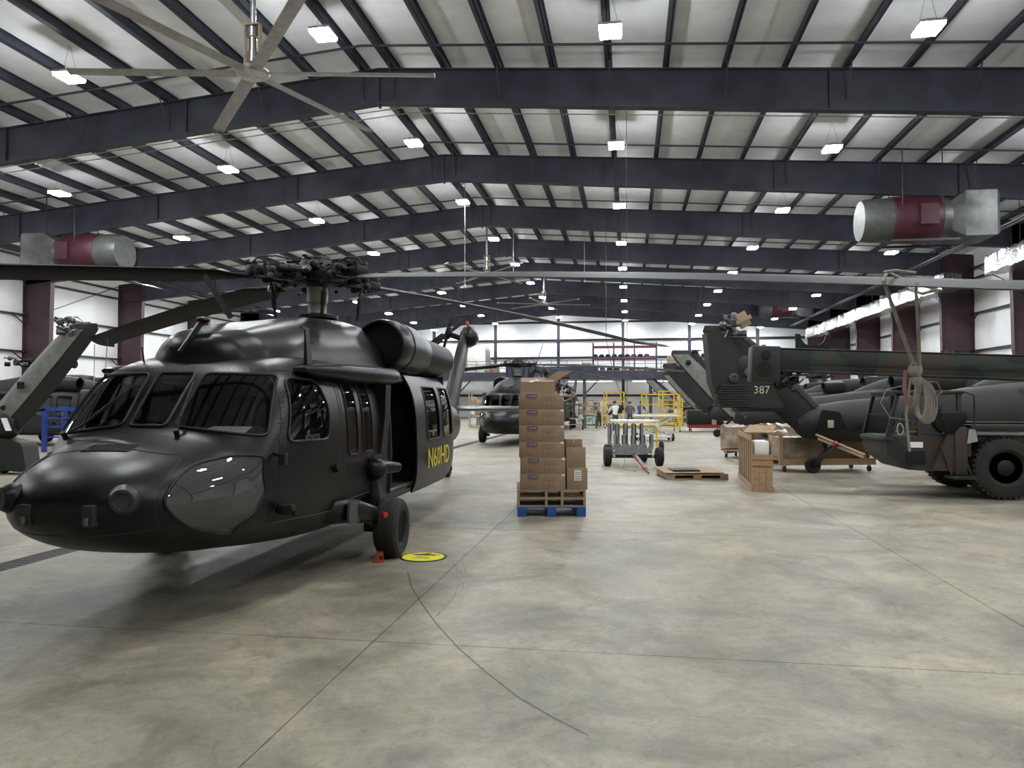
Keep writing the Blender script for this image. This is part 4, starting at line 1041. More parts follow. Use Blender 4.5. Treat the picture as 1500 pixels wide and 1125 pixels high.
# ------------------------------------------------------------------ camouflaged crane truck
tr = thing('crane_truck', 'camouflaged military crane truck with boom pointing left, at the right edge', 'truck', (6.6, 15.7, 0))
MB().cbox(-1.1, 4.6, -.62, .62, .5, 1.0, .03).cbox(-1.2, 4.7, -1.0, 1.0, 1.0, 1.14, .02).build('chassis', 'camo', tr)
def tyre(c, r_, wd, par):
    h = wd / 2; mb = MB(T(*c) @ RX(PI / 2))
    mb.lathe([(r_ * .5, -h * .7), (r_ * .6, -h), (r_ * .86, -h), (r_ * .95, -h * .88), (r_, -h * .6), (r_, h * .6), (r_ * .95, h * .88), (r_ * .86, h), (r_ * .6, h), (r_ * .5, h * .7)], 48)
    for k in range(36):
        a = 2 * PI * k / 36
        for s in (-1, 1):
            mb.M = T(*c) @ RX(PI / 2) @ RZ(a + (.09 if s > 0 else 0)); mb.box(r_ * .965, r_ * 1.025, -.022, .022, min(s * h * .1, s * h * .92), max(s * h * .1, s * h * .92))
    t_ = mb.build('wheel', 'rubber_dusty', par, 30)
    mb = MB(T(*c) @ RX(PI / 2)); mb.lathe([(r_ * .53, -h * .7), (r_ * .5, -h * .75), (r_ * .44, -h * .2), (r_ * .28, -h * .15), (r_ * .26, 0), (r_ * .28, h * .3), (r_ * .30, h * .62), (r_ * .20, h * .8), (.02, h * .85)], 28)
    mb.lathe([(r_ * .3, h * .1), (r_ * .46, h * .2), (r_ * .51, h * .72), (r_ * .54, h * .7)], 28)
    for k in range(10):
        a = k * PI / 5; mb.cyl((r_ * .38 * math.cos(a), r_ * .38 * math.sin(a), h * .1), (r_ * .38 * math.cos(a), r_ * .38 * math.sin(a), h * .32), .022, n=6)
    mb.build('wheel_hub', 'black2', t_, 30)
for x in (0, 3.7):
    tyre((x, -1.0, .565), .55, .40, tr)
    mbq = tyre((x, 1.0, .565), .55, .40, tr)
    MB().cyl((x, -.9, .56), (x, .9, .56), .09).build('axle', 'black2', tr)
mb = MB().box(-.72, 4.6, -1.28, -.78, 1.28, 1.33).prism([(-.72, 1.33), (-.62, 1.33), (-.62, .78), (-.78, .78)], .78, 1.28, RX(PI / 2)); mb.build('fender', 'camo', tr, None)
MB().box(-.72, 4.6, .78, 1.28, 1.28, 1.33).build('fender', 'camo', tr, None)
prof = [(-2.0, .78), (-2.02, 1.12), (-.72, 1.12), (-.72, .62), (-1.25, .50), (-1.65, .52)]
cab = MB().prism(prof, -.2, 1.22, RX(PI / 2)).build('cab_body', 'camo', tr, 20)
mb = MB()
y0, y1 = -1.22, .2
for yy in (y0 + .03, y1 - .03):
    mb.bar((-1.99, yy, 1.12), (-1.80, yy, 1.88), .06).bar((-1.45, yy, 1.12), (-1.45, yy, 1.9), .06).bar((-.78, yy, 1.12), (-.78, yy, 1.9), .07).bar((-1.8, yy, 1.88), (-.75, yy, 1.9), .06)
mb.bar((-1.8, y0, 1.88), (-1.8, y1, 1.88), .06).bar((-1.9, y0, 1.5), (-1.9, y1, 1.5), .025)
mb.bar((-1.95, y0 + .03, 1.14), (-1.47, y0 + .03, 1.30), .04); mb.build('cab_frame', 'camo', tr, None)
MB().cbox(-1.85, -.7, y0 - .02, y1 + .02, 1.88, 1.95, .02).build('cab_roof', 'camo', tr)
MB().add([(-1.985, y0 + .06, 1.14), (-1.985, y1 - .06, 1.14), (-1.82, y1 - .06, 1.86), (-1.82, y0 + .06, 1.86)], [(0, 1, 2, 3)]).build('windshield', 'glass', tr, None)
MB().box(-1.42, -.82, y0 + .02, y0 + .03, 1.14, 1.86).build('door_window', 'glass', tr, None)
MB().add([(-1.93, y0 + .03, 1.16), (-1.48, y0 + .03, 1.16), (-1.48, y0 + .03, 1.86), (-1.78, y0 + .03, 1.86)], [(0, 1, 2, 3)]).build('side_window', 'glass', tr, None)
MB().cbox(-1.4, -.95, -.8, -.3, 1.05, 1.18, .03).cbox(-1.02, -.9, -.8, -.3, 1.15, 1.7, .03).build('seat', 'seat', tr)
MB().tube([(-1.55 + .0, -.55 + .17 * math.cos(a), 1.38 + .17 * math.sin(a)) for a in [k * PI / 8 for k in range(16)]], .014, 6, True).cyl((-1.55, -.55, 1.38), (-1.75, -.55, 1.15), .02).build('steering_wheel', 'black2', tr)
MB().cbox(-2.06, -1.9, -1.24, .22, 1.02, 1.10, .02).build('bumper', 'camo', tr)
MB().box(-1.62, -1.40, -1.232, -1.222, .92, 1.02).build('placard', 'paper', tr, None)
MB().box(-1.68, -1.36, -1.236, -1.222, .62, .86).build('side_locker', 'black2', tr, None)
MB().cbox(-1.66, -1.28, .18, .42, .8, 1.1, .03).build('tool_box', 'camo', tr)
og = MB().prism([(-1.30, .52), (-.95, .52), (-.72, .46), (-.70, .9), (-.86, 1.2), (-1.0, 1.2)], 1.24, 1.34, RX(PI / 2)).build('outrigger_arm', 'camo', tr, 20)
MB().cbox(-.92, -.72, -1.38, -1.20, .45, 1.30, .02).build('outrigger_leg', 'camo', tr)
MB().cbox(-1.0, -.6, -1.5, -1.1, .38, .44, .01).bar((-1.15, -1.36, .98), (-.98, -1.36, .46), .03).bar((-.78, -1.36, .8), (-.66, -1.36, .46), .03).build('outrigger_foot', 'camo', tr)
cv = MB(T(-.98, -1.30, 1.38))
rg = []
for z, r_ in ((-.22, .05), (-.12, .16), (.05, .25), (.17, .24), (.21, .1)):
    rg.append([(r_ * math.cos(2 * PI * k / 24) * (1 + .18 * math.cos(6 * PI * k / 12)), r_ * .7 * math.sin(2 * PI * k / 24), z) for k in range(24)])
cv.loft(rg).build('cylinder_cover', 'black2', tr, 25)
MB().prism(rpoly([(-.74, 1.0), (-.56, 1.05), (-.6, 1.26), (-.70, 1.26)], .02), 1.39, 1.40, RX(PI / 2)).build('warning_plate', 'galv', tr)
MB().tube([(-.55, -1.25, 1.33), (-.55, -1.25, 1.85), (-.7, -1.25, 1.92), (-.95, -1.24, 1.92)], .018, 8).build('grab_rail', 'camo', tr)
MB().cbox(1.9, 4.2, -.75, .75, 1.14, 1.9, .06).cbox(2.3, 3.9, -.45, .45, 1.9, 2.7, .05).build('turret', 'camo', tr)
# boom: head at the left
Mb = T(-4.05, 0, 2.60) @ RY(R(2.4))
MB(Mb).cbox(.2, 7.3, -.2, .2, -.21, .21, .02).build('boom', 'camo', tr)
MB(Mb).cbox(.2, 7.3, -.235, .235, -.245, -.205, .01).cbox(.2, 7.3, -.22, .22, .205, .23, .01).build('boom_flange', 'camo', tr)
hd = MB(Mb).cbox(-.15, .42, -.26, .26, -.47, .26, .05).build('boom_head', 'olive', tr)
MB(Mb).cyl((.12, -.30, .08), (.12, .30, .08), .09, n=16).cyl((.10, -.29, -.2), (.10, .29, -.2), .15, n=20).cyl((.10, -.31, -.2), (.10, .31, -.2), .05, n=10).build('sheave', 'black2', hd)
clutter('hook_block', tr, (-3.7, -3.25, -.2, .2, 2.0, 2.36), 24, 'grime', 61, (.08, .2))
MB(Mb).bar((1.0, -.27, .0), (6.9, -.27, -.02), .015, .02).build('boom_rail', 'camo', tr, None)
mb = MB(Mb); mb.cyl((6.2, -.28, .05), (6.9, -.28, .05), .16); mb.build('hose_reel', 'black2', tr)
cr = MB(Mb @ T(1.05, 0, .23))
cr.prism([(-.32, 0), (.32, 0), (.34, .3), (.26, .3)] + [(.24 * math.cos(a), .28 - .22 * math.sin(a)) for a in [k * PI / 8 for k in range(9)]] + [(-.26, .3), (-.34, .3)], -.03, .03, RX(PI / 2)).build('boom_cradle', 'black2', tr, 20)

# tow bar lying from the 387 tail to the truck
a = Vector((4.35, 18.9, .95)); b = Vector((4.35, 15.4, .62))
a = atY(1196, 637, 18.6); b = atY(1268, 667, 16.2)
t = thing('tow_bar', 'faded red tow bar leaning from the 387 tail towards the crane truck', 'tow bar', (0, 0, 0))
q = Vector((.0, .12, 0))
MB().tube([a, b], .03, 8).build('tube', 'palletwood', t); MB().tube([a + Vector((.05, 0, -.1)), b + Vector((-.02, 0, -.05))], .03, 8).build('tube', 'palletwood', t)
MB().ball(a + (b - a) * .42 + Vector((0, 0, -.03)), .07, 6).build('coupling', 'redtag', t)
MB().bar(a + (b - a) * .5, atY(1196, 676, 19.0), .07).build('support_leg', 'black2', t)

# ------------------------------------------------------------------ pallets and boxes
BX = thing  # alias
PR = R(8.88); P0 = Vector((-1.685, 11.31, 0)); ux = Vector((math.cos(PR), math.sin(PR), 0)); uy = Vector((-math.sin(PR), math.cos(PR), 0))
def PT(a, b, z=0): return P0 + ux * a + uy * b + Vector((0, 0, z))
def pallet(label, z, m, h, kind=0):
    t = thing('pallet', label, 'pallet', PT(0, 0, z), PR, 'stacked pallets under the boxes')
    wd, dp = 1.04, 1.2
    bt = .018
    for i in range(7):
        y = i * (dp - .1) / 6; MB().box(0, wd, y, y + .1, h - bt, h - .0006).build('deck_board', m, t, None)
    if kind == 0:
        for x in ((0, .038), (.42, .458), (.66, .698), (wd - .038, wd)): MB().box(x[0], x[1], 0, dp, bt, h - bt).build('stringer', m, t, None)
        for y in (0, .55, 1.1): MB().box(0, wd, y, y + .1, 0, bt).build('bottom_board', m, t, None)
    else:
        for x in (0, wd / 2 - .07, wd - .14):
            for y in (0, .53, 1.06): MB().box(x, x + .14, y, y + .14, bt, h - 2 * bt).build('block', m, t, None)
            MB().box(x, x + .14, 0, dp, h - 2 * bt, h - bt).build('bearer', m, t, None)
            MB().box(x, x + .14, 0, dp, 0, bt).build('bottom_board', m, t, None)
    return t
pallet('bright blue block pallet at the bottom of the box stack', 0, 'blue', .15, 1)
pallet('weathered wooden pallet on top of the blue pallet', .15, 'palletwood', .127)
pallet('upper wooden pallet directly under the cardboard boxes', .277, 'palletwood', .127)
ZB = .404
def ship_box(label, loc, sz, m='card', group=None, uline=False, tape=True, rz=PR, lab=False):
    w_, d_, h_ = sz
    t = thing('cardboard_box', label, 'box', loc, rz, group)
    MB().cbox(0, w_, 0, d_, .0008, h_ - .0008, .006).build('carton', m, t)
    MB().box(.002, w_ - .002, d_ / 2 - .03, d_ / 2 + .03, h_ - .0007, h_ - .0002).build('tape', 'tape', t, None)
    if tape: MB().box(w_ * .46, w_ * .56, -.0012, 0, h_ - .07, h_ - .004).build('tape', 'tape', t, None) if not uline else None
    if uline:
        lg_ = MB().box(.115, .275, -.0012, 0, h_ * .70, h_ * .94).build('logo_panel', 'blueprint', t, None)
        lettering('ULINE', .052, 'letter_p', lg_, Matrix(((1, 0, 0, .195), (0, 0, -1, -.0012), (0, 1, 0, h_ * .82), (0, 0, 0, 1))) @ Matrix.Diagonal((1, 1, .3, 1)))
        MB().box(.12, .27, -.001, 0, h_ * .60, h_ * .655).build('print_line', 'boxink', t, None); MB().box(.12, .20, -.001, 0, h_ * .13, h_ * .18).build('print_line', 'boxink', t, None)
        lm = MB()
        for (x0, z0, x1, z1) in ((.36, .25, .36, .72), (.36, .72, .56, .80), (.56, .80, .56, .45), (.36, .25, .56, .2), (.40, .5, .52, .55), (.44, .25, .44, .66), (.5, .22, .5, .78), (.38, .6, .55, .62)):
            lm.bar((x0, -.0004, z0 * h_), (x1, -.0004, z1 * h_), .006, .0008 * 2, up=(0, 1, 0))
        lm.build('line_drawing', 'boxink', t, None)
        MB().box(w_ - .055, w_ - .008, -.0013, 0, h_ * .86, h_ * .97).build('sticker', 'paper', t, None)
    if lab:
        MB().box(w_ * .36, w_ * .70, -.0014, 0, h_ * .42, h_ * .9).build('address_label', 'paper', t, None)
        for k in range(4): MB().box(w_ * .40, w_ * .66, -.002, -.0014, h_ * (.48 + k * .1), h_ * (.51 + k * .1)).build('barcode', 'boxink', t, None)
    return t
OR6 = ['lowest', 'second from the bottom', 'third from the bottom', 'fourth from the bottom', 'fifth from the bottom', 'topmost']
jx = [.045, .048, .03, .03, .028, .02]
for i in range(6):
    ship_box(f'printed brown shipping carton, {OR6[i]} of the six in the tall stack', PT(jx[i] + .0, .02, ZB + i * .2455), (.685, .56, .2455), 'card', 'six printed cartons in the tall stack', True)
ship_box('plain brown box with a white address label, lowest beside the tall stack', PT(.755, .05, ZB), (.315, .45, .33), 'card2', 'plain boxes beside the tall stack', lab=True)
ship_box('plain brown box with crumpled top, middle one beside the tall stack', PT(.745, .06, ZB + .33), (.30, .42, .315), 'card2', 'plain boxes beside the tall stack')
ship_box('small flat brown box on top of the plain boxes', PT(.735, .07, ZB + .645), (.26, .38, .125), 'card', 'plain boxes beside the tall stack')
# open box on top
zt = ZB + 6 * .2455
t = thing('open_box', 'open cardboard box with raised flaps on top of the tall stack', 'box', PT(.05, .06, zt), PR)
w_, d_, h_, e = .53, .42, .17, .005
MB().box(0, w_, 0, d_, .0006, e).build('bottom', 'card2', t, None)
for nm, b_ in (('wall_panel', (0, w_, 0, e)), ('wall_panel', (0, w_, d_ - e, d_)), ('wall_panel', (0, e, e, d_ - e)), ('wall_panel', (w_ - e, w_, e, d_ - e))): MB().box(*b_, e, h_).build(nm, 'card2', t, None)
def flap(p, q, dv): p = Vector(p); q = Vector(q); dv = Vector(dv); n = (q - p).cross(dv).normalized() * .004; MB().add([p, q, q + dv, p + dv, p + n, q + n, q + dv + n, p + dv + n], [(3, 2, 1, 0), (4, 5, 6, 7), (0, 1, 5, 4), (1, 2, 6, 5), (2, 3, 7, 6), (3, 0, 4, 7)]).build('flap', 'card', t, None)
flap((.30, d_ * .9, h_), (.53, d_ * .9, h_), (.29, .03, .18)); flap((w_, .02, h_), (w_, d_ - .02, h_), (.05, 0, -.13)); flap((0, .02, h_), (0, d_ - .02, h_), (-.10, 0, -.13)); flap((.02, d_, h_), (w_ - .02, d_, h_), (0, .16, .08)); flap((.2, 0, h_), (w_ - .02, 0, h_), (0, .18, .03))
MB().ball((.25, .2, .13), .1, 6, (1.5, 1.2, .8)).build('packing_paper', 'paper', t, 20)

# ------------------------------------------------------------------ chock and floor sign by the main wheel
cl_ = ground(562, 818); t = thing('wheel_chock', 'orange red wheel chock against the black helicopter main wheel', 'chock', (cl_.x - .01, cl_.y - .15, 0), R(20))
MB().prism([(-.06, 0), (.06, 0), (.05, .11), (.0, .11)], -.09, .09, RX(PI / 2)).build('wedge', 'chock', t, 20); MB().box(.012, .045, -.095, .095, .035, .075).build('grip_hole', 'black2', t, None)
sg = ground(620, 816); t = thing('floor_sign', 'round yellow warning disc with dark rim lying on the floor', 'floor sign', (sg.x, sg.y, 0))
MB().lathe([(.001, .0003), (.27, .0003), (.27, .004), (.001, .004)], 48).build('rim', 'black2', t); MB().lathe([(.001, .0042), (.235, .0042), (.235, .006), (.001, .006)], 48).build('disc', 'signyellow', t)
MB().box(-.12, .12, .06, .085, .0062, .0072).box(-.07, .07, -.04, -.02, .0062, .0072).build('print_line', 'letter_d', t, None)
MB().prism([(-.17, .03), (-.05, .05), (.02, .12), (.05, .12), (.02, .05), (.16, .04), (.16, .02), (-.15, .0)], .0062, .0072, T(0, .08, 0)).build('symbol', 'letter_d', t)
MB().box(-.1, .1, -.1, -.085, .0062, .0072).build('print_line', 'letter_d', t, None)

# ------------------------------------------------------------------ rope tied over the right blade
def blade_pt(px): # a point of the right front blade, by its azimuth in the machine's frame
    az = R(325.8 + 1.0); best = None
    for r_ in np.arange(1.5, 8.1, .01):
        z = 3.36 - .09 * r_ - .0036 * r_ * r_; p = np.array([-4.04 + r_ * math.cos(az), 9.31 + r_ * math.sin(az), z]) - _c
        x = 750 + F * (p @ _r) / (p @ _f)
        if best is None or abs(x - px) < best[0]: best = (abs(x - px), Vector(p + _c), r_)
    return best[1]
A = blade_pt(1312); B = blade_pt(1358); bd = (B - A).normalized(); sd = Vector((-bd.y, bd.x, 0))
kn = (A + B) / 2 + Vector((.02, 0, -.58))
t = thing('tie_down_rope', 'pale rope looped over the long rotor blade, coiled below at the right', 'rope', (kn.x, kn.y, 0)); tl = Vector((kn.x, kn.y, 0))
def rp(pts, r_=.011, m='rope', nm='strand'): MB().tube([Vector(p) - tl for p in pts], r_, 6).build(nm, m, t)
for o in (-.012, .012):
    so = sd * o
    rp([kn + so, A - sd * .28 + Vector((0, 0, -.01)) + so, A - sd * .2 + Vector((0, 0, .06)), A + sd * .2 + Vector((0, 0, .05)), A + sd * .3, (A + B) / 2 + sd * .3 + Vector((0, 0, -.03)), B + sd * .28, B - sd * .25 + Vector((0, 0, -.02)), B - sd * .26 + Vector((0, 0, -.06)) , kn + so + Vector((.03, 0, 0))])
rp([A - sd * .26 + Vector((0, 0, .05)), (A * .6 + B * .4) - sd * .28 + Vector((0, 0, .06)), B - sd * .26 + Vector((0, 0, .05))])
MB().ball(kn - tl, .045, 8, (1, 1, 1.2)).ball(kn - tl + Vector((.01, 0, -.07)), .038, 8).build('knot', 'rope', t)
for j in range(5):
    c = kn + Vector((.03 + .014 * j, .01 * j, -.19 - .008 * j)); wv = .035 + .006 * j
    MB().tube([c - tl + Vector((wv * math.cos(a), .01 * math.sin(2 * a), .135 * math.sin(a))) for a in [k * PI / 10 for k in range(20)]], .010, 6, True).build('coil_loop', 'rope', t)
rp([kn + Vector((-.06, 0, 0)), kn + Vector((-.07, 0, -.12)), kn + Vector((-.04, 0, -.26)), kn + Vector((-.0, 0, -.22))], .014, 'ropepink', 'strap')
rp([kn + Vector((-.03, 0, -.05)), kn + Vector((-.06, 0, -.3)), kn + Vector((-.05, 0, -.44)), kn + Vector((-.04, 0, -.55))], .008, 'rope')
rp([kn + Vector((-.05, 0, -.1)), kn + Vector((-.18, .01, -.13)), kn + Vector((-.22, .01, -.22)), kn + Vector((-.16, .01, -.32)), kn + Vector((-.04, 0, -.34))], .004, 'rope', 'cord')
rp([kn + Vector((.05, 0, -.08)), kn + Vector((.14, .01, -.08)), kn + Vector((.17, .01, -.15)), kn + Vector((.1, .01, -.20))], .004, 'rope', 'cord')
MB().tube([kn - tl + Vector((-.10 + .02 * math.cos(a), 0, -.40 + .04 * math.sin(a))) for a in [k * PI / 6 for k in range(12)]], .005, 5, True).build('snap_ring', 'chrome', t)
rp([kn + Vector((-.09, 0, -.33)), kn + Vector((-.11, 0, -.4)), kn + Vector((-.1, 0, -.47))], .004, 'cable', 'cord')
# tie-down lines under the left rear blade tip
tp = Vector((-4.04 + 7.9 * math.cos(R(146.8)), 9.31 + 7.9 * math.sin(R(146.8)), 2.9)); tq = Vector((-4.04 + 7.2 * math.cos(R(146.8)), 9.31 + 7.2 * math.sin(R(146.8)), 2.98))
t = thing('tie_down_line', 'two thin pale lines hanging from the left rear rotor blade tip', 'rope', (tp.x, tp.y, 0))
MB().tube([tp - Vector((tp.x, tp.y, 0)), (0, 0, 1.3), (0, 0, .02)], .008, 5).build('line', 'rope', t)
MB().tube([tq - Vector((tp.x, tp.y, 0)), (tq - tp) * .8 + Vector((0, 0, 2.1)), (tq - tp) * .4 + Vector((0, 0, 1.2)), (.05, 0, .02)], .008, 5).build('line', 'rope', t)
# ------------------------------------------------------------------ grey trailer in the aisle
def roller(c, r_, wd, par, nm='wheel', m='rubber', axis='x', rimm='greytrail'):
    Mx = T(*c) @ (RY(PI / 2) if axis == 'x' else RX(PI / 2)); h = wd / 2
    o = MB(Mx).lathe([(r_ * .5, -h * .85), (r_ * .8, -h), (r_ * .94, -h * .85), (r_, -h * .5), (r_, h * .5), (r_ * .94, h * .85), (r_ * .8, h), (r_ * .5, h * .85)], 24).build(nm, m, par, 30)
    MB(Mx).lathe([(.01, -h * .7), (r_ * .5, -h * .8), (r_ * .52, 0), (r_ * .5, h * .8), (r_ * .2, h * .5), (.01, h * .7)], 18).build('wheel_hub', rimm, o, 30)
    return o
c0 = ground(928, 684)
t = thing('blade_trailer', 'grey slotted trailer with four wheels and a tow bar in the aisle', 'trailer', (c0.x, c0.y + .25, 0), PR)
for y in (0, 1.45):
    hw = .70 if y == 0 else .52
    for s in (-1, 1): roller((s * hw, y, .255), .255, .19, t)
    MB().cyl((-hw, y, .255), (hw, y, .255), .035, n=10).bar((-hw + .12, y, .29), (hw - .12, y, .29), .07, .05).build('axle', 'black2', t)
    for s in (-1, 1): MB().ball((s * (hw - .17), y, .27), .055, 6).build('hub_joint', 'galv', t)
MB().bar((-.3, 0, .3), (-.3, 1.5, .3), .06).bar((.3, 0, .3), (.3, 1.5, .3), .06).build('frame', 'greytrail', t, None)
def slotted(y, z0, z1, par, x0=-.5, x1=.5):
    n = 4; wd = (x1 - x0) / n; MB().box(x0, x1, y - .03, y + .03, z0, z0 + .12).build('saddle_base', 'greytrail', par, None)
    for i in range(n + 1):
        x = x0 + wd * i; MB().box(x - .035, x + .035, y - .03, y + .03, z0 + .12, z1).build('saddle_post', 'greytrail', par, None)
    for i in range(n):
        x = x0 + wd * (i + .5); hw = wd / 2 - .035
        for s in (-1, 1): MB().prism([(x + s * hw, z0 + .12), (x + s * hw, z0 + .28), (x, z0 + .12)][::s], -.028, .028, T(0, y, 0) @ RX(PI / 2)).build('saddle_vee', 'greytrail', par, None)
        for s in (-1, 1): MB().box(x + s * (hw - .02) - .01, x + s * (hw - .02) + .01, y - .035, y + .035, z0 + .26, z1 - .02).build('slot_liner', 'black2', par, None)
slotted(0, .34, .86, t); slotted(1.42, .34, 1.12, t, -.48, .48)
MB().bar((.04, -.05, .30), (.13, -1.15, .05), .07, .05).build('draw_bar', 'greytrail', t, None)
MB().bar((-.06, -.05, .33), (.0, -2.3, .03), .03).build('tow_handle', 'towred', t, None)
MB().tube([(-.2, 0, .28), (-.38, -.6, .012), (-.4, -1.3, .012), (-.2, -1.6, .012)], .006, 5).build('cord', 'cable', t)
# yellow-railed white trolley behind it
c1 = ground(948, 670)
t = thing('white_trolley', 'white work trolley with a yellow tubular rail behind the grey trailer', 'trolley', (c1.x - .3, c1.y + 1.6, 0), PR)
MB().cbox(-.75, .75, 0, 1.2, 1.02, 1.12, .02).build('tray', 'whitepaint', t); MB().cbox(-.72, .72, -.01, .03, .85, 1.02, .01).build('apron', 'whitepaint', t)
for x in (-.68, .68):
    for y in (.06, 1.14): MB().bar((x, y, .2), (x, y, 1.02), .05).build('leg', 'whitepaint', t, None); roller((x, y, .1), .1, .05, t, 'castor')
MB().tube([(-.72, -.06, .82), (-.62, -.06, .95), (.55, -.06, .95), (.66, -.06, .88), (.66, -.06, .25)], .03, 8).build('rail', 'yellow', t)
roller((.88, .3, .2), .2, .12, t)
# scissor table right of it
c2 = ground(985, 646)
t = thing('scissor_table', 'white scissor lift table right of the yellow rails', 'lift table', (c2.x - .7, c2.y - .2, 0), PR)
MB().cbox(-.9, 1.0, 0, 1.1, 1.05, 1.15, .02).build('top', 'whitepaint', t)
for y in (.1, 1.0): MB().bar((-.8, y, .2), (.8, y, 1.05), .05).build('scissor_arm', 'whitepaint', t, None); MB().bar((.8, y + .05, .2), (-.8, y + .05, 1.05), .05).build('scissor_arm', 'whitepaint', t, None)
MB().cbox(-.85, .85, .05, 1.05, .14, .22, .02).build('base', 'whitepaint', t)
for x in (-.7, .75):
    for y in (.1, 1.0): roller((x, y, .16), .16, .09, t, 'castor')
clutter('hydraulics', t, (-.5, .6, .3, .8, .25, .9), 26, 'whitepaint', 71, (.05, .15))
# ------------------------------------------------------------------ yellow platforms
def platform(label, loc, rz, w_, d_, z0, rail):
    t = thing('work_platform', label, 'work platform', loc, rz, 'yellow maintenance platforms')
    MB().box(0, w_, 0, d_, z0, z0 + .06).build('deck', 'galv', t, None)
    for x in (0, w_):
        for y in (0, d_): MB().bar((x, y, .1), (x, y, z0 + rail), .07).build('post', 'yellow', t, None); roller((x, y, .08), .08, .05, t, 'castor')
    for z in (z0 + rail, z0 + rail * .5, .35):
        for y in (0, d_): MB().bar((0, y, z), (w_, y, z), .05).build('rail', 'yellow', t, None)
        for x in (0, w_): MB().bar((x, 0, z), (x, d_, z), .05).build('rail', 'yellow', t, None)
    for k in range(4): MB().box(.1, w_ - .1, -.35 + k * .08, -.18 + k * .08, .25 + k * z0 / 4, .28 + k * z0 / 4).build('step', 'yellow', t, None)
    for x in (.1, w_ - .1): MB().bar((x, -.35, .1), (x, 0, z0 + .02), .05).build('stair_stringer', 'yellow', t, None)
    return t
g = ground(947, 633); platform('tall yellow railed platform right of the grey trailer', (g.x, g.y, 0), PR, 1.9, 1.5, 1.0, 1.15)
g = ground(886, 628); platform('narrow yellow platform left of the two mechanics', (g.x, g.y + 4, 0), PR, 1.2, 1.5, 1.1, 1.3)
g = ground(982, 628); platform('yellow platform under the grey tail fins', (g.x - .2, g.y + 6, 0), PR, 1.4, 1.5, 1.2, 1.3)
# ladder-like small yellow frame
g = ground(870, 622); t = thing('step_ladder', 'small yellow step ladder by the far stripped helicopter', 'ladder', (g.x + .6, g.y, 0))
for x in (0, .5): MB().bar((x, 0, 0), (x, .5, 1.7), .05).build('stile', 'yellow', t, None); MB().bar((x, 1.1, 0), (x, .5, 1.7), .05).build('rear_leg', 'yellow', t, None)
for k in range(6): MB().box(0, .5, .08 * k, .08 * k + .12, .22 + k * .26, .25 + k * .26).build('step', 'yellow', t, None)
# tables with engine parts, green cart
g = ground(865, 628); t = thing('green_cart', 'green plastic utility cart on castors by the far stripped helicopter', 'cart', (g.x, g.y, 0))
MB().cbox(-.42, .42, 0, .6, .78, .86, .02).build('top_shelf', 'green', t); MB().cbox(-.42, .42, 0, .6, .2, .28, .02).build('bottom_shelf', 'green', t)
for x in (-.36, .36):
    for y in (.05, .55): MB().cbox(x - .05, x + .05, y - .05, y + .05, .27, .79, .01).build('post', 'green', t); roller((x, y, .1), .1, .05, t, 'castor')
t = thing('folded_cloth', 'pinkish folded cloth on the green cart', 'cloth', (g.x - .05, g.y + .3, .861)); MB().cbox(-.28, .28, -.2, .2, 0, .12, .03).build('stack', mat('pink_cloth', (.5, .3, .25), .9), t)
t = thing('white_jug', 'white plastic jug on the lower shelf of the green cart', 'jug', (g.x, g.y + .25, .281)); MB().lathe([(.08, 0), (.085, .02), (.085, .2), (.04, .27), (.035, .33), (.02, .34)], 16).build('bottle', 'whitepaint', t); MB().cyl((0, 0, .34), (0, 0, .37), .03, n=10).build('cap', 'bluebin', t)
# engine stand
g = ground(902, 628); t = thing('engine_stand', 'white engine stand with bare grey engine between the yellow platforms', 'engine stand', (g.x, g.y + 1, 0))
MB().bar((-.6, 0, .9), (.6, 0, .9), .08).bar((-.5, 0, .12), (-.5, 0, .9), .08).bar((.5, 0, .12), (.5, 0, .9), .08).bar((-.7, -.4, .12), (-.7, .6, .12), .08).bar((.7, -.4, .12), (.7, .6, .12), .08).build('frame', 'whitepaint', t, None)
MB().bar((-.5, 0, .2), (.5, 0, .85), .05).bar((.5, .02, .2), (-.5, .02, .85), .05).build('brace', 'whitepaint', t, None)
clutter('engine', t, (-.5, .5, -.2, .3, .95, 1.5), 30, 'grime', 77, (.1, .3))
for s in (-1, 1):
    for y in (-.35, .5): roller((s * .7, y, .07), .07, .05, t, 'castor')
# shelving of parts along the back
for i, (px_, lab) in enumerate(((868, 'low shelf crowded with parts behind the green cart'), (1000, 'low shelf of parts under the mezzanine at the right'))):
    g = atY(px_, 610, 60); t = thing('parts_shelf', lab, 'shelf', (g.x, 60, 0), 0, 'low parts shelves at the back')
    for z in (.1, .7, 1.3, 1.8): MB().box(-1.6, 1.6, 0, .6, z, z + .04).build('shelf_board', 'palletwood', t, None)
    for x in (-1.6, 0, 1.6): MB().bar((x, 0, 0), (x, 0, 1.9), .05).bar((x, .6, 0), (x, .6, 1.9), .05).build('upright', 'galv', t, None)
    rnd = random.Random(90 + i)
    for z in (.14, .74, 1.34):
        x = -1.5
        while x < 1.3:
            wd = rnd.uniform(.2, .45); hh = rnd.uniform(.2, .48)
            MB().cbox(x, x + wd, .05, .5, z, z + hh, .01).build('bin', rnd.choice(['card', 'card2', 'galv', 'olive_pale', 'greenbrown', 'whitepaint']), t); x += wd + .06
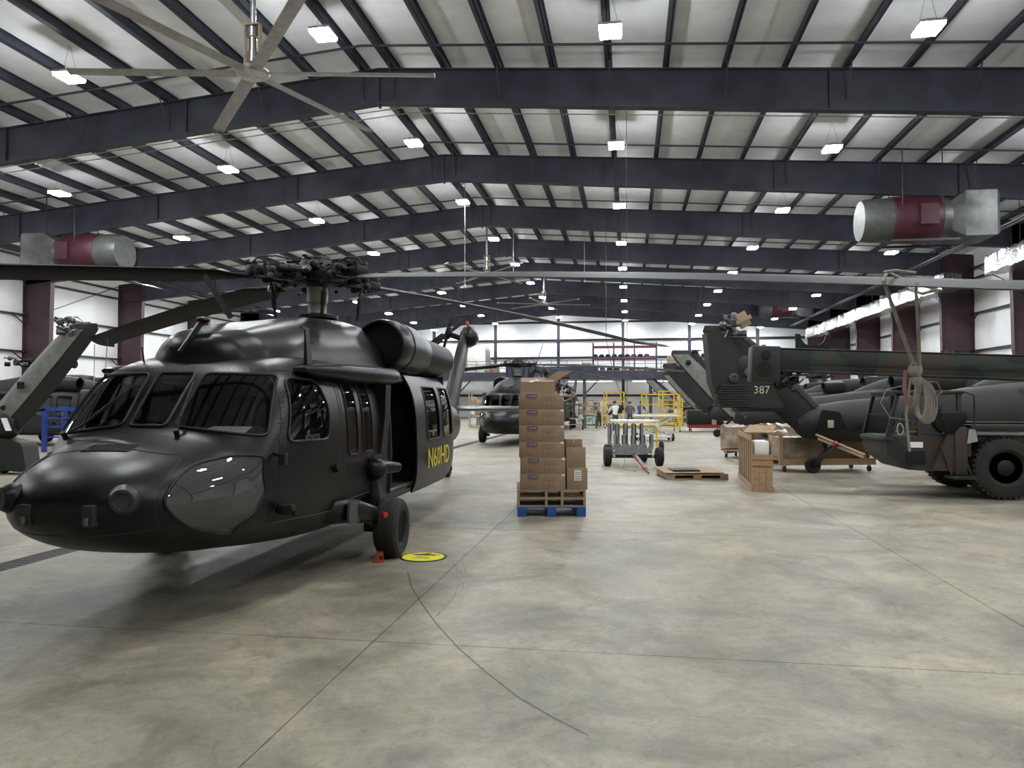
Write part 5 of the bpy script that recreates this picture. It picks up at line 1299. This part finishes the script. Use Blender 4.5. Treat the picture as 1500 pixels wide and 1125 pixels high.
# ------------------------------------------------------------------ flat pallet with dark panel
a = ground(977, 703); b = ground(1067, 703)
t = thing('flat_pallet', 'low dark pallet with a cardboard sheet, lying in the aisle', 'pallet', (a.x, a.y, 0), math.atan2(b.y - a.y, b.x - a.x)); L = (b - a).length
for y in (0, .55, 1.1): MB().box(0, L, y, y + .12, 0, .03).build('bottom_board', 'palletwood', t, None)
for x in (0, L / 2 - .09, L - .18): MB().box(x, x + .18, 0, 1.22, .03, .10).build('block', 'palletwood', t, None)
MB().box(0, L, 0, 1.22, .10, .13).build('deck', 'palletwood', t, None)
MB(T(0, 0, .15) @ RX(R(1.2))).box(-.05, L - .1, -.02, 1.3, 0, .012).build('cardboard_sheet', 'card2', t, None)
t2 = thing('dark_panel', 'dark panel lying on the cardboard sheet of the low pallet', 'panel', Vector(t.location) + Vector((.15, .2, .17)), t.rotation_euler.z + R(1.4)); 
MB(RX(R(1.2))).cbox(0, .62, 0, .55, .006, .03, .008).build('sheet', 'black2', t2)
# ------------------------------------------------------------------ pine crate
a = ground(1102, 720); b = ground(1122, 720); c = ground(1075, 690)
t = thing('wooden_crate', 'narrow upright pine crate with slatted side, lid ajar', 'crate', (a.x, a.y, 0), math.atan2(c.y - a.y, c.x - a.x) - PI / 2)
wd = .38; L = 3.0; hh = 1.08
ex = .02
for i in range(8):
    y = i * (L - .09) / 7; MB().box(0, ex, y, y + .09, .10, hh - .1).build('slat', 'pine', t, None); MB().box(wd - ex, wd, y, y + .09, .10, hh - .1).build('slat', 'pine', t, None)
for z in (0, hh - .1):
    for x in (-.02, wd): MB().box(x, x + .02, 0, L, z, z + .1).build('side_rail', 'pine', t, None)
MB().box(.021, wd - .021, .02, L - .02, 0, .03).build('bottom_board', 'pine', t, None)
MB().box(.022, .03, .05, L - .05, .03, hh - .12).box(wd - .03, wd - .022, .05, L - .05, .03, hh - .12).build('inner_panel', 'palletwood', t, None)
for i in range(3): MB().box(.0 + i * wd / 3 + .003, (i + 1) * wd / 3 - .003, -.02, 0, 0, .70).build('end_board', 'pine', t, None)
for z in (.50, .62): MB().box(0, wd, -.04, -.021, z, z + .10).build('end_cleat', 'pine', t, None)
MB().box(0, wd, L, L + .02, 0, hh).build('end_board', 'pine', t, None)
MB().cbox(.04, wd - .04, .05, .6, .66, .98, .05).build('packing_bag', 'paper', t)
MB(T(wd / 2, .7, hh + .02) @ RZ(R(-9)) @ RX(R(2))).cbox(-.28, .28, 0, 2.1, 0, .03, .006).build('lid', 'pine', t)
# ------------------------------------------------------------------ kraft-wrapped crates on dollies
def bale(label, loc, rz, sx, sy, sz, seed, dolly=True):
    t = thing('wrapped_crate', label, 'wrapped crate', loc, rz, 'kraft-wrapped crates on dollies'); rnd = random.Random(seed); rings = []
    z0 = .30
    n = int(sx / .09)
    for i in range(n + 1):
        x = sx * i / n; j = lambda s_=.045: rnd.uniform(-s_, s_); sag = -.05 * math.sin(3.1 * x) ; rg = []
        for y, z in ((0, 0), (sy, 0), (sy, sz * .5), (sy, sz), (sy * .66, sz), (sy * .33, sz), (0, sz), (0, sz * .66), (0, sz * .33)): rg.append((x, y + j(), z0 + z + (sag if z == sz else 0) + (j() if z else 0)))
        rings.append(rg)
    MB().loft(rings).build('wrapping', 'wrap', t, 15)
    MB().box(0, sx, .02, sy - .02, .21, .27).build('dolly_deck', 'pine', t, None)
    for x in (.1, sx - .2): MB().box(x, x + .1, .02, sy - .02, .13, .21).build('bearer', 'pine', t, None)
    for x in (.15, sx - .15):
        for y in (.1, sy - .1): roller((x, y, .065), .065, .04, t, 'castor')
    return t
a = ground(1052, 668)
bale('crinkled plastic and kraft wrapped crate, farther one behind the pine crate', (a.x, a.y - .6, 0), R(-32), 2.2, .9, .72, 5)
a = ground(1112, 676)
t = bale('sagging kraft wrapped crate right behind the pine crate lid', (a.x - .5, a.y - .8, 0), R(-4), 1.15, .9, .62, 6)
a = ground(1142, 692)
t = thing('wooden_dolly', 'long pine dolly on castors under the 387 tail', 'dolly', (a.x, a.y, 0), R(14))
MB().box(0, 2.5, 0, .07, .17, .33).build('side_beam', 'pine', t, None); MB().box(0, 2.5, .9, .97, .17, .33).build('side_beam', 'pine', t, None)
for i in range(6): MB().box(.05 + i * .46, .2 + i * .46, .07, .9, .28, .32).build('cross_board', 'pine', t, None)
MB().box(.0, .09, -.005, .065, .33, .95).build('corner_post', 'pine', t, None)
for x in (.15, 2.35):
    for y in (.06, .9): roller((x, y, .08), .08, .05, t, 'castor', 'black2'); MB().box(x - .03, x + .03, y - .03, y + .03, .12, .17).build('castor_bracket', 'galv', t, None)
for i, (x0, x1, lab) in enumerate(((.14, 1.2, 'brown kraft carton on the pine dolly, left one'), (1.24, 2.4, 'brown kraft carton on the pine dolly, right one'))):
    p = Vector(t.location) + RZ(R(14)).to_3x3() @ Vector((x0, .1, .335)); ship_box(lab, p, (x1 - x0, .75, .52), 'wrap' if i == 0 else 'card', 'kraft cartons on the pine dolly', rz=R(14))
# ------------------------------------------------------------------ left: blue frame and bin behind the nose
g = ground(75, 668); t = thing('blue_stand', 'bright blue steel stand behind the black helicopter nose at left', 'stand', (g.x - .6, g.y + 1.5, 0))
for x in (-1.0, .6):
    MB().box(x - .06, x + .06, 0, .12, 0, 1.5).build('post', 'bluebin', t, None); MB().box(x - .06, x + .06, .9, 1.02, 0, 1.5).build('post', 'bluebin', t, None)
MB().box(-1.06, .66, 0, .12, 1.42, 1.54).build('top_rail', 'bluebin', t, None); MB().box(-1.06, .66, .9, 1.02, 1.42, 1.54).build('top_rail', 'bluebin', t, None)
for z in (.5, .85, 1.15): MB().box(-1.0, .6, .02, .08, z, z + .05).build('cross_rail', 'bluebin', t, None)
clutter('mechanism', t, (-.9, .5, .1, .8, .55, 1.3), 40, 'grime', 81, (.08, .2))
# ------------------------------------------------------------------ mezzanine
YM = 73.0
mz = thing('mezzanine', 'dark steel mezzanine deck with railing in front of the back wall', 'mezzanine', (0, YM, 0))
x0, x1, zd = -30.0, 15.0, 4.62
MB().box(x0, x1, 0, 7.8, zd - .12, zd).build('deck', 'steel_dark', mz, None)
MB().box(x0, x1, -.02, .02, zd - .72, zd).box(x0, x1, -.12, .12, zd - .74, zd - .72).build('edge_beam', 'steel_dark', mz, None)
for i in range(8):
    x = x0 + .5 + i * 6.3; MB().box(x - .15, x + .15, -.1, .1, 0, zd - .72).build('post', 'steel_dark', mz, None)
    MB().bar((x, 0, zd - 2.2), (x + 1.4, 0, zd - .75), .12).build('knee_brace', 'steel_dark', mz, None)
n = int((x1 - x0) / 1.5)
for i in range(n + 1): MB().box(x0 + i * 1.5 - .025, x0 + i * 1.5 + .025, -.03, .03, zd, zd + 1.1).build('baluster', 'steel_dark', mz, None)
for z in (.4, .75, 1.08): MB().box(x0, x1, -.02, .02, zd + z - .02, zd + z + .02).build('handrail', 'steel_dark', mz, None)
MB().box(-12, -3, .5, 1.2, zd, zd + .55).build('kick_board', 'steel_dark', mz, None)
for px_, lab in ((865, 'bright tube light strip under the mezzanine beside the far helicopter'), (780, 'bright tube light strip under the mezzanine behind the box stack'), (960, 'bright tube light strip under the mezzanine above the platforms')):
    p = atY(px_, 556, YM + 1); t = thing('tube_light', lab, 'ceiling light', (p.x, YM + 1.0, zd - .92), 0, 'tube lights under the mezzanine')
    MB().box(-2.2, 2.2, -.12, .12, .02, .06).build('housing', 'whitepaint', t, None); MB().box(-2.15, 2.15, -.1, .1, 0, .019).build('tube', 'led2', t, None)
    for x in (-2, 2): MB().tube([(x, 0, .05), (x, 0, .80)], .01, 5).build('hanger', 'cable', t)
# rack on the mezzanine
t = thing('pallet_rack', 'red beamed pallet rack loaded with parts on the mezzanine', 'rack', (-3.5, YM + .6, zd))
for x in (0, 2.0, 4.0, 6.1):
    for y in (0, 1.0): MB().box(x - .06, x + .06, y - .05, y + .05, 0, 2.85).build('upright', 'steel_dark', t, None)
for z in (.05, 1.3, 2.45):
    for y in (0, 1.0): MB().box(0, 6.1, y - .03, y + .03, z - .08, z + .08).build('beam', 'red_rack', t, None)
    MB().box(0, 6.1, 0, 1.0, z + .08, z + .1).build('shelf_deck', 'galv', t, None)
rnd = random.Random(14)
for z, k in ((.16, 8), (1.41, 9)):
    for i in range(k):
        x = .2 + i * 5.6 / k; p = Vector((-3.5 + x, YM + 1.0, zd + z)); q = thing('stored_part', f'bundled dark part on the {"lower" if z < 1 else "upper"} shelf of the mezzanine rack, {ORD[i]} from the left', 'part', p, rnd.uniform(-.3, .3), 'parts on the mezzanine rack')
        a_ = rnd.uniform(.22, .3); mb = MB().ball((0, 0, .18), .2, 6, (1.3, .9, rnd.uniform(.7, 1))); mb.cbox(-a_, a_, -.15, .15, .0, .12, .02); mb.build('bundle', rnd.choice(['grime', 'ropepink', 'black2', 'olive_pale']), q)
        MB().tube([(-a_, -.16, .02), (-a_ * .5, -.18, .3), (a_ * .5, -.18, .3), (a_, -.16, .02)], .02, 5).build('strap', 'black2', q)
for px_, lab in ((866, 'brown carton at the left end of the mezzanine rack'), (976, 'brown carton at the right end of the mezzanine rack'), (714, 'brown carton on the mezzanine near the white cabin')):
    p = atY(px_, 538, YM + .6); ship_box(lab, (p.x - .4 + {866: -.5, 976: .5, 714: .6}[px_], YM + .6, zd), (.9, .8, .9 if px_ != 976 else 1.5), 'card', 'cartons on the mezzanine', rz=0)
p = atY(683, 545, YM + .4); t = thing('site_cabin', 'pale box cabin standing on the mezzanine behind the tail rotor', 'cabin', (p.x, YM + .4, zd))
MB().cbox(-2.4, 1.9, 0, 3, 0, 2.6, .04).build('body', 'whitepaint', t); MB().box(-.9, .1, -.03, 0, .1, 1.7).build('door', 'card2', t, None); MB().box(1.9, 1.93, .3, 2.7, .2, 2.3).build('end_panel', 'galv', t, None)
# dark storage container under mezzanine right
g = ground(1025, 622); t = thing('storage_bin', 'dark blue storage bin on a red dolly beneath the grey tail fins', 'bin', (4.3, 44.2, 0))
MB().cbox(-1.0, 1.0, 0, 1.4, .42, 1.25, .04).build('tub', 'black2', t); MB().box(-.95, .95, .05, 1.35, .22, .42).build('dolly', 'towred', t, None); MB().box(.35, .6, -.02, 0, .42, 1.3).build('strap', 'card', t, None)
for x in (-.8, .8):
    for y in (.15, 1.25): roller((x, y, .11), .11, .06, t, 'castor')
# pallets of bagged stock at the back
g = ground(672, 640); t = thing('stock_rack', 'pale rack of goods behind the tail of the black helicopter', 'rack', (g.x - 1.0, g.y + 14, 0))
for z in (.1, .8, 1.5): MB().box(-1.5, 2.5, 0, .9, z, z + .05).build('shelf_board', 'pine', t, None)
for x in (-1.5, 0.5, 2.5): MB().bar((x, 0, 0), (x, 0, 2.2), .06).bar((x, .9, 0), (x, .9, 2.2), .06).build('upright', 'galv', t, None)
rnd = random.Random(5)
for z in (.15, .85, 1.55):
    x = -1.4
    while x < 2.1:
        wd = rnd.uniform(.25, .5); MB().cbox(x, x + wd, .1, .75, z, z + rnd.uniform(.25, .55), .02).build('carton', rnd.choice(['whitepaint', 'card2', 'paper', 'tape']), t); x += wd + .05
# ------------------------------------------------------------------ hanging lines in the aisle
p0 = ground(886, 498, 4.6); p1 = Vector((p0.x + 1.4, p0.y + 1, 1.4))
p0 = atY(888, 498, 42); p1 = atY(922, 592, 42)
t = thing('hoist_line', 'thin dark line slanting down from the roof over the aisle', 'cable', (p1.x, 42, 0)); o = Vector((p1.x, 42, 0))
rt_ = Vector((p0.x, 42, roofz(p0.x) - .06))
MB().tube([rt_ - o, p0 - o, atY(898, 545, 42) - o, atY(908, 574, 42) - o, p1 - o], .016, 5).build('line', 'cable', t)
p = atY(919, 600, 24); t = thing('hanging_cable', 'thin vertical cable hanging from the roof in front of the grey trailer', 'cable', (p.x, 24, 0))
MB().tube([(0, 0, .45), (0, 0, roofz(p.x) - .01)], .008, 5).build('cable', 'cable', t); MB().lathe([(.001, .38), (.03, .40), (.03, .45), (.01, .47)], 10).build('plug', 'black2', t)
for i, (px_, Y_, zb_, lab) in enumerate(((681, 33, 7.0, 'pale thin conduit dropping from the roof left of the second fan'), (752, 36.5, 8.0, 'pale thin conduit dropping from the roof right of the second fan'), (856, 40, 8.2, 'pale thin conduit dropping from the roof over the aisle'))):
    p = atY(px_, 350, Y_); t = thing('drop_conduit', lab, 'conduit', (p.x, Y_, 0), 0, 'thin conduits dropping from the roof')
    MB().tube([(0, 0, zb_), (0, 0, roofz(p.x) - .005)], .014, 6).build('pipe', 'galv', t); MB().cbox(-.05, .05, -.05, .05, zb_ - .1, zb_, .01).build('box', 'galv', t)
# ------------------------------------------------------------------ people
def person(label, loc, rz, joints, cols, hair=(.03, .02, .015)):
    t = thing('person', label, 'person', loc, rz)
    # joints: pelvis chest neck head lsh lel lha rsh rel rha lhip lkn lan lto rhip rkn ran rto
    names = list(joints); idx = {n: i for i, n in enumerate(names)}
    E_ = [('pelvis', 'chest'), ('chest', 'neck'), ('neck', 'head'), ('head', 'crown'), ('chest', 'lsh'), ('lsh', 'lel'), ('lel', 'lha'), ('lha', 'lfi'), ('chest', 'rsh'), ('rsh', 'rel'), ('rel', 'rha'), ('rha', 'rfi'),
          ('pelvis', 'lhip'), ('lhip', 'lkn'), ('lkn', 'lan'), ('lan', 'lto'), ('pelvis', 'rhip'), ('rhip', 'rkn'), ('rkn', 'ran'), ('ran', 'rto')]
    RAD = {'pelvis': .15, 'chest': .16, 'neck': .06, 'head': .10, 'crown': .085, 'sh': .075, 'el': .05, 'ha': .04, 'fi': .03, 'hip': .10, 'kn': .07, 'an': .05, 'to': .045}
    me = bpy.data.meshes.new('body'); me.from_pydata([joints[n] for n in names], [(idx[a], idx[b]) for a, b in E_], []); o = link('body', me, None)
    o.modifiers.new('s', 'SKIN'); o.modifiers.new('b', 'SUBSURF').levels = 2
    sv = me.skin_vertices[0].data
    for n in names:
        r_ = RAD.get(n) or RAD[n[1:]]; sv[idx[n]].radius = (r_, r_ * (.75 if n in ('chest', 'pelvis') else 1))
    sv[idx['pelvis']].use_root = True
    bpy.context.view_layer.update()
    ev = bpy.data.meshes.new_from_object(o.evaluated_get(bpy.context.evaluated_depsgraph_get())); bpy.data.objects.remove(o); bpy.data.meshes.remove(me); ev.name = 'body'
    for c in ('skin', cols[0], cols[1], 'black2'): ev.materials.append(M_[c] if isinstance(c, str) else c)
    seg = [(Vector(joints[a]), Vector(joints[b]), 0 if a in ('neck', 'head', 'lha', 'rha') or b in ('lfi', 'rfi') else (3 if b in ('lto', 'rto') else (2 if a in ('pelvis', 'lhip', 'rhip', 'lkn', 'rkn') and b != 'chest' else 1))) for a, b in E_]
    for p in ev.polygons:
        c = p.center; best = min(seg, key=lambda s_: (c - (s_[0] + (s_[1] - s_[0]) * max(0, min(1, (c - s_[0]).dot(s_[1] - s_[0]) / max(1e-6, (s_[1] - s_[0]).length_squared))))).length); p.material_index = best[2]; p.use_smooth = True
    link('body', ev, t)
    hc = Vector(joints['crown']); hd_ = Vector(joints['head'])
    MB().ball(hd_ + (hc - hd_) * .75 + Vector((0, .025, .03)), .105, 8, (.95, 1.0, .85)).build('hair', mat('hair_' + str(hash(hair) % 99), hair, .8), t)
    f_ = MB(); 
    for s in (-1, 1): f_.ball(hd_ + Vector((s * .035, -.095, .05)), .012, 5)
    f_.build('eye', 'paper', t); MB().ball(hd_ + Vector((0, -.11, .015)), .018, 5, (.8, 1, 1.5)).build('nose', 'skin', t)
    for s in (-1, 1): MB().ball(hd_ + Vector((s * .105, 0, .03)), .025, 5, (.5, 1, 1.4)).build('ear', 'skin', t)
    MB().ball(hd_ + Vector((0, -.095, -.035)), .022, 5, (1.3, .5, .35)).build('mouth', 'ropepink', t)
    return t
def stand(bend=0.0, arms=.4, spread=.1):
    s, c = math.sin(bend), math.cos(bend); pz = .95
    def up(x, z, fwd=0): return (x, -s * z - fwd * c, pz + c * z - fwd * s * 0)
    return {'pelvis': (0, 0, pz), 'chest': up(0, .38), 'neck': up(0, .56), 'head': up(0, .67, .03), 'crown': up(0, .77, .03), 'lsh': up(.19, .48), 'lel': up(.26, .24, arms * .35), 'lha': up(.22, .12, arms * .75), 'lfi': up(.21, .09, arms * .75 + .12),
            'rsh': up(-.19, .48), 'rel': up(-.26, .24, arms * .35), 'rha': up(-.22, .12, arms * .75), 'rfi': up(-.21, .09, arms * .75 + .12), 'lhip': (spread, 0, .88), 'lkn': (spread + .02, -.02, .48), 'lan': (spread + .02, .02, .08), 'lto': (spread + .04, -.16, .045),
            'rhip': (-spread, 0, .88), 'rkn': (-spread - .02, -.02, .48), 'ran': (-spread - .02, .02, .08), 'rto': (-spread - .04, -.16, .045)}
shirt_g = mat('shirt_grey', (.10, .085, .08), .85); shirt_b = mat('shirt_blue', (.03, .07, .28), .85); shirt_t = mat('shirt_tan', (.30, .22, .19), .85); jean = mat('trousers', (.05, .055, .07), .85); pale = mat('pale_trousers', (.42, .42, .40), .85)
g = ground(923, 629); person('person in grey shirt working at the far bench, back to the aisle', (g.x, g.y, 0), R(180), stand(.35, .8), (shirt_g, jean))
g = ground(932, 629); person('person in a blue shirt standing beside the grey-shirted one', (g.x + .25, g.y + .1, 0), R(150), stand(.15, .6), (shirt_b, jean))
g = ground(869, 626); person('person in a tan shirt bending over the green cart', (g.x + .35, g.y + 1.0, 0), R(-40), stand(.55, .9), (shirt_t, jean))
g = ground(899, 632); person('person in white shirt standing at the engine stand', (g.x + .1, g.y - .2, 0), R(-150), stand(.1, .6), ('paper', jean))
g = ground(850, 630); pw = person('person in grey shirt on a step reaching onto the far stripped helicopter', (g.x - .25, g.y + .6, .72), R(-70), stand(.3, 1.0), (shirt_g, pale))
t = thing('work_step', 'dark two-tread work step beside the far stripped helicopter', 'step stool', (g.x - .25, g.y + .6, 0))
MB().box(-.4, .4, -.3, .4, .66, .72).build('tread', 'galv', t, None); MB().box(-.4, .4, -.6, -.3, .32, .36).build('tread', 'galv', t, None)
for x in (-.38, .38): MB().bar((x, .38, 0), (x, .38, .66), .05).bar((x, -.28, 0), (x, -.28, .66), .05).bar((x, -.58, 0), (x, -.58, .33), .05).build('leg', 'black2', t, None)
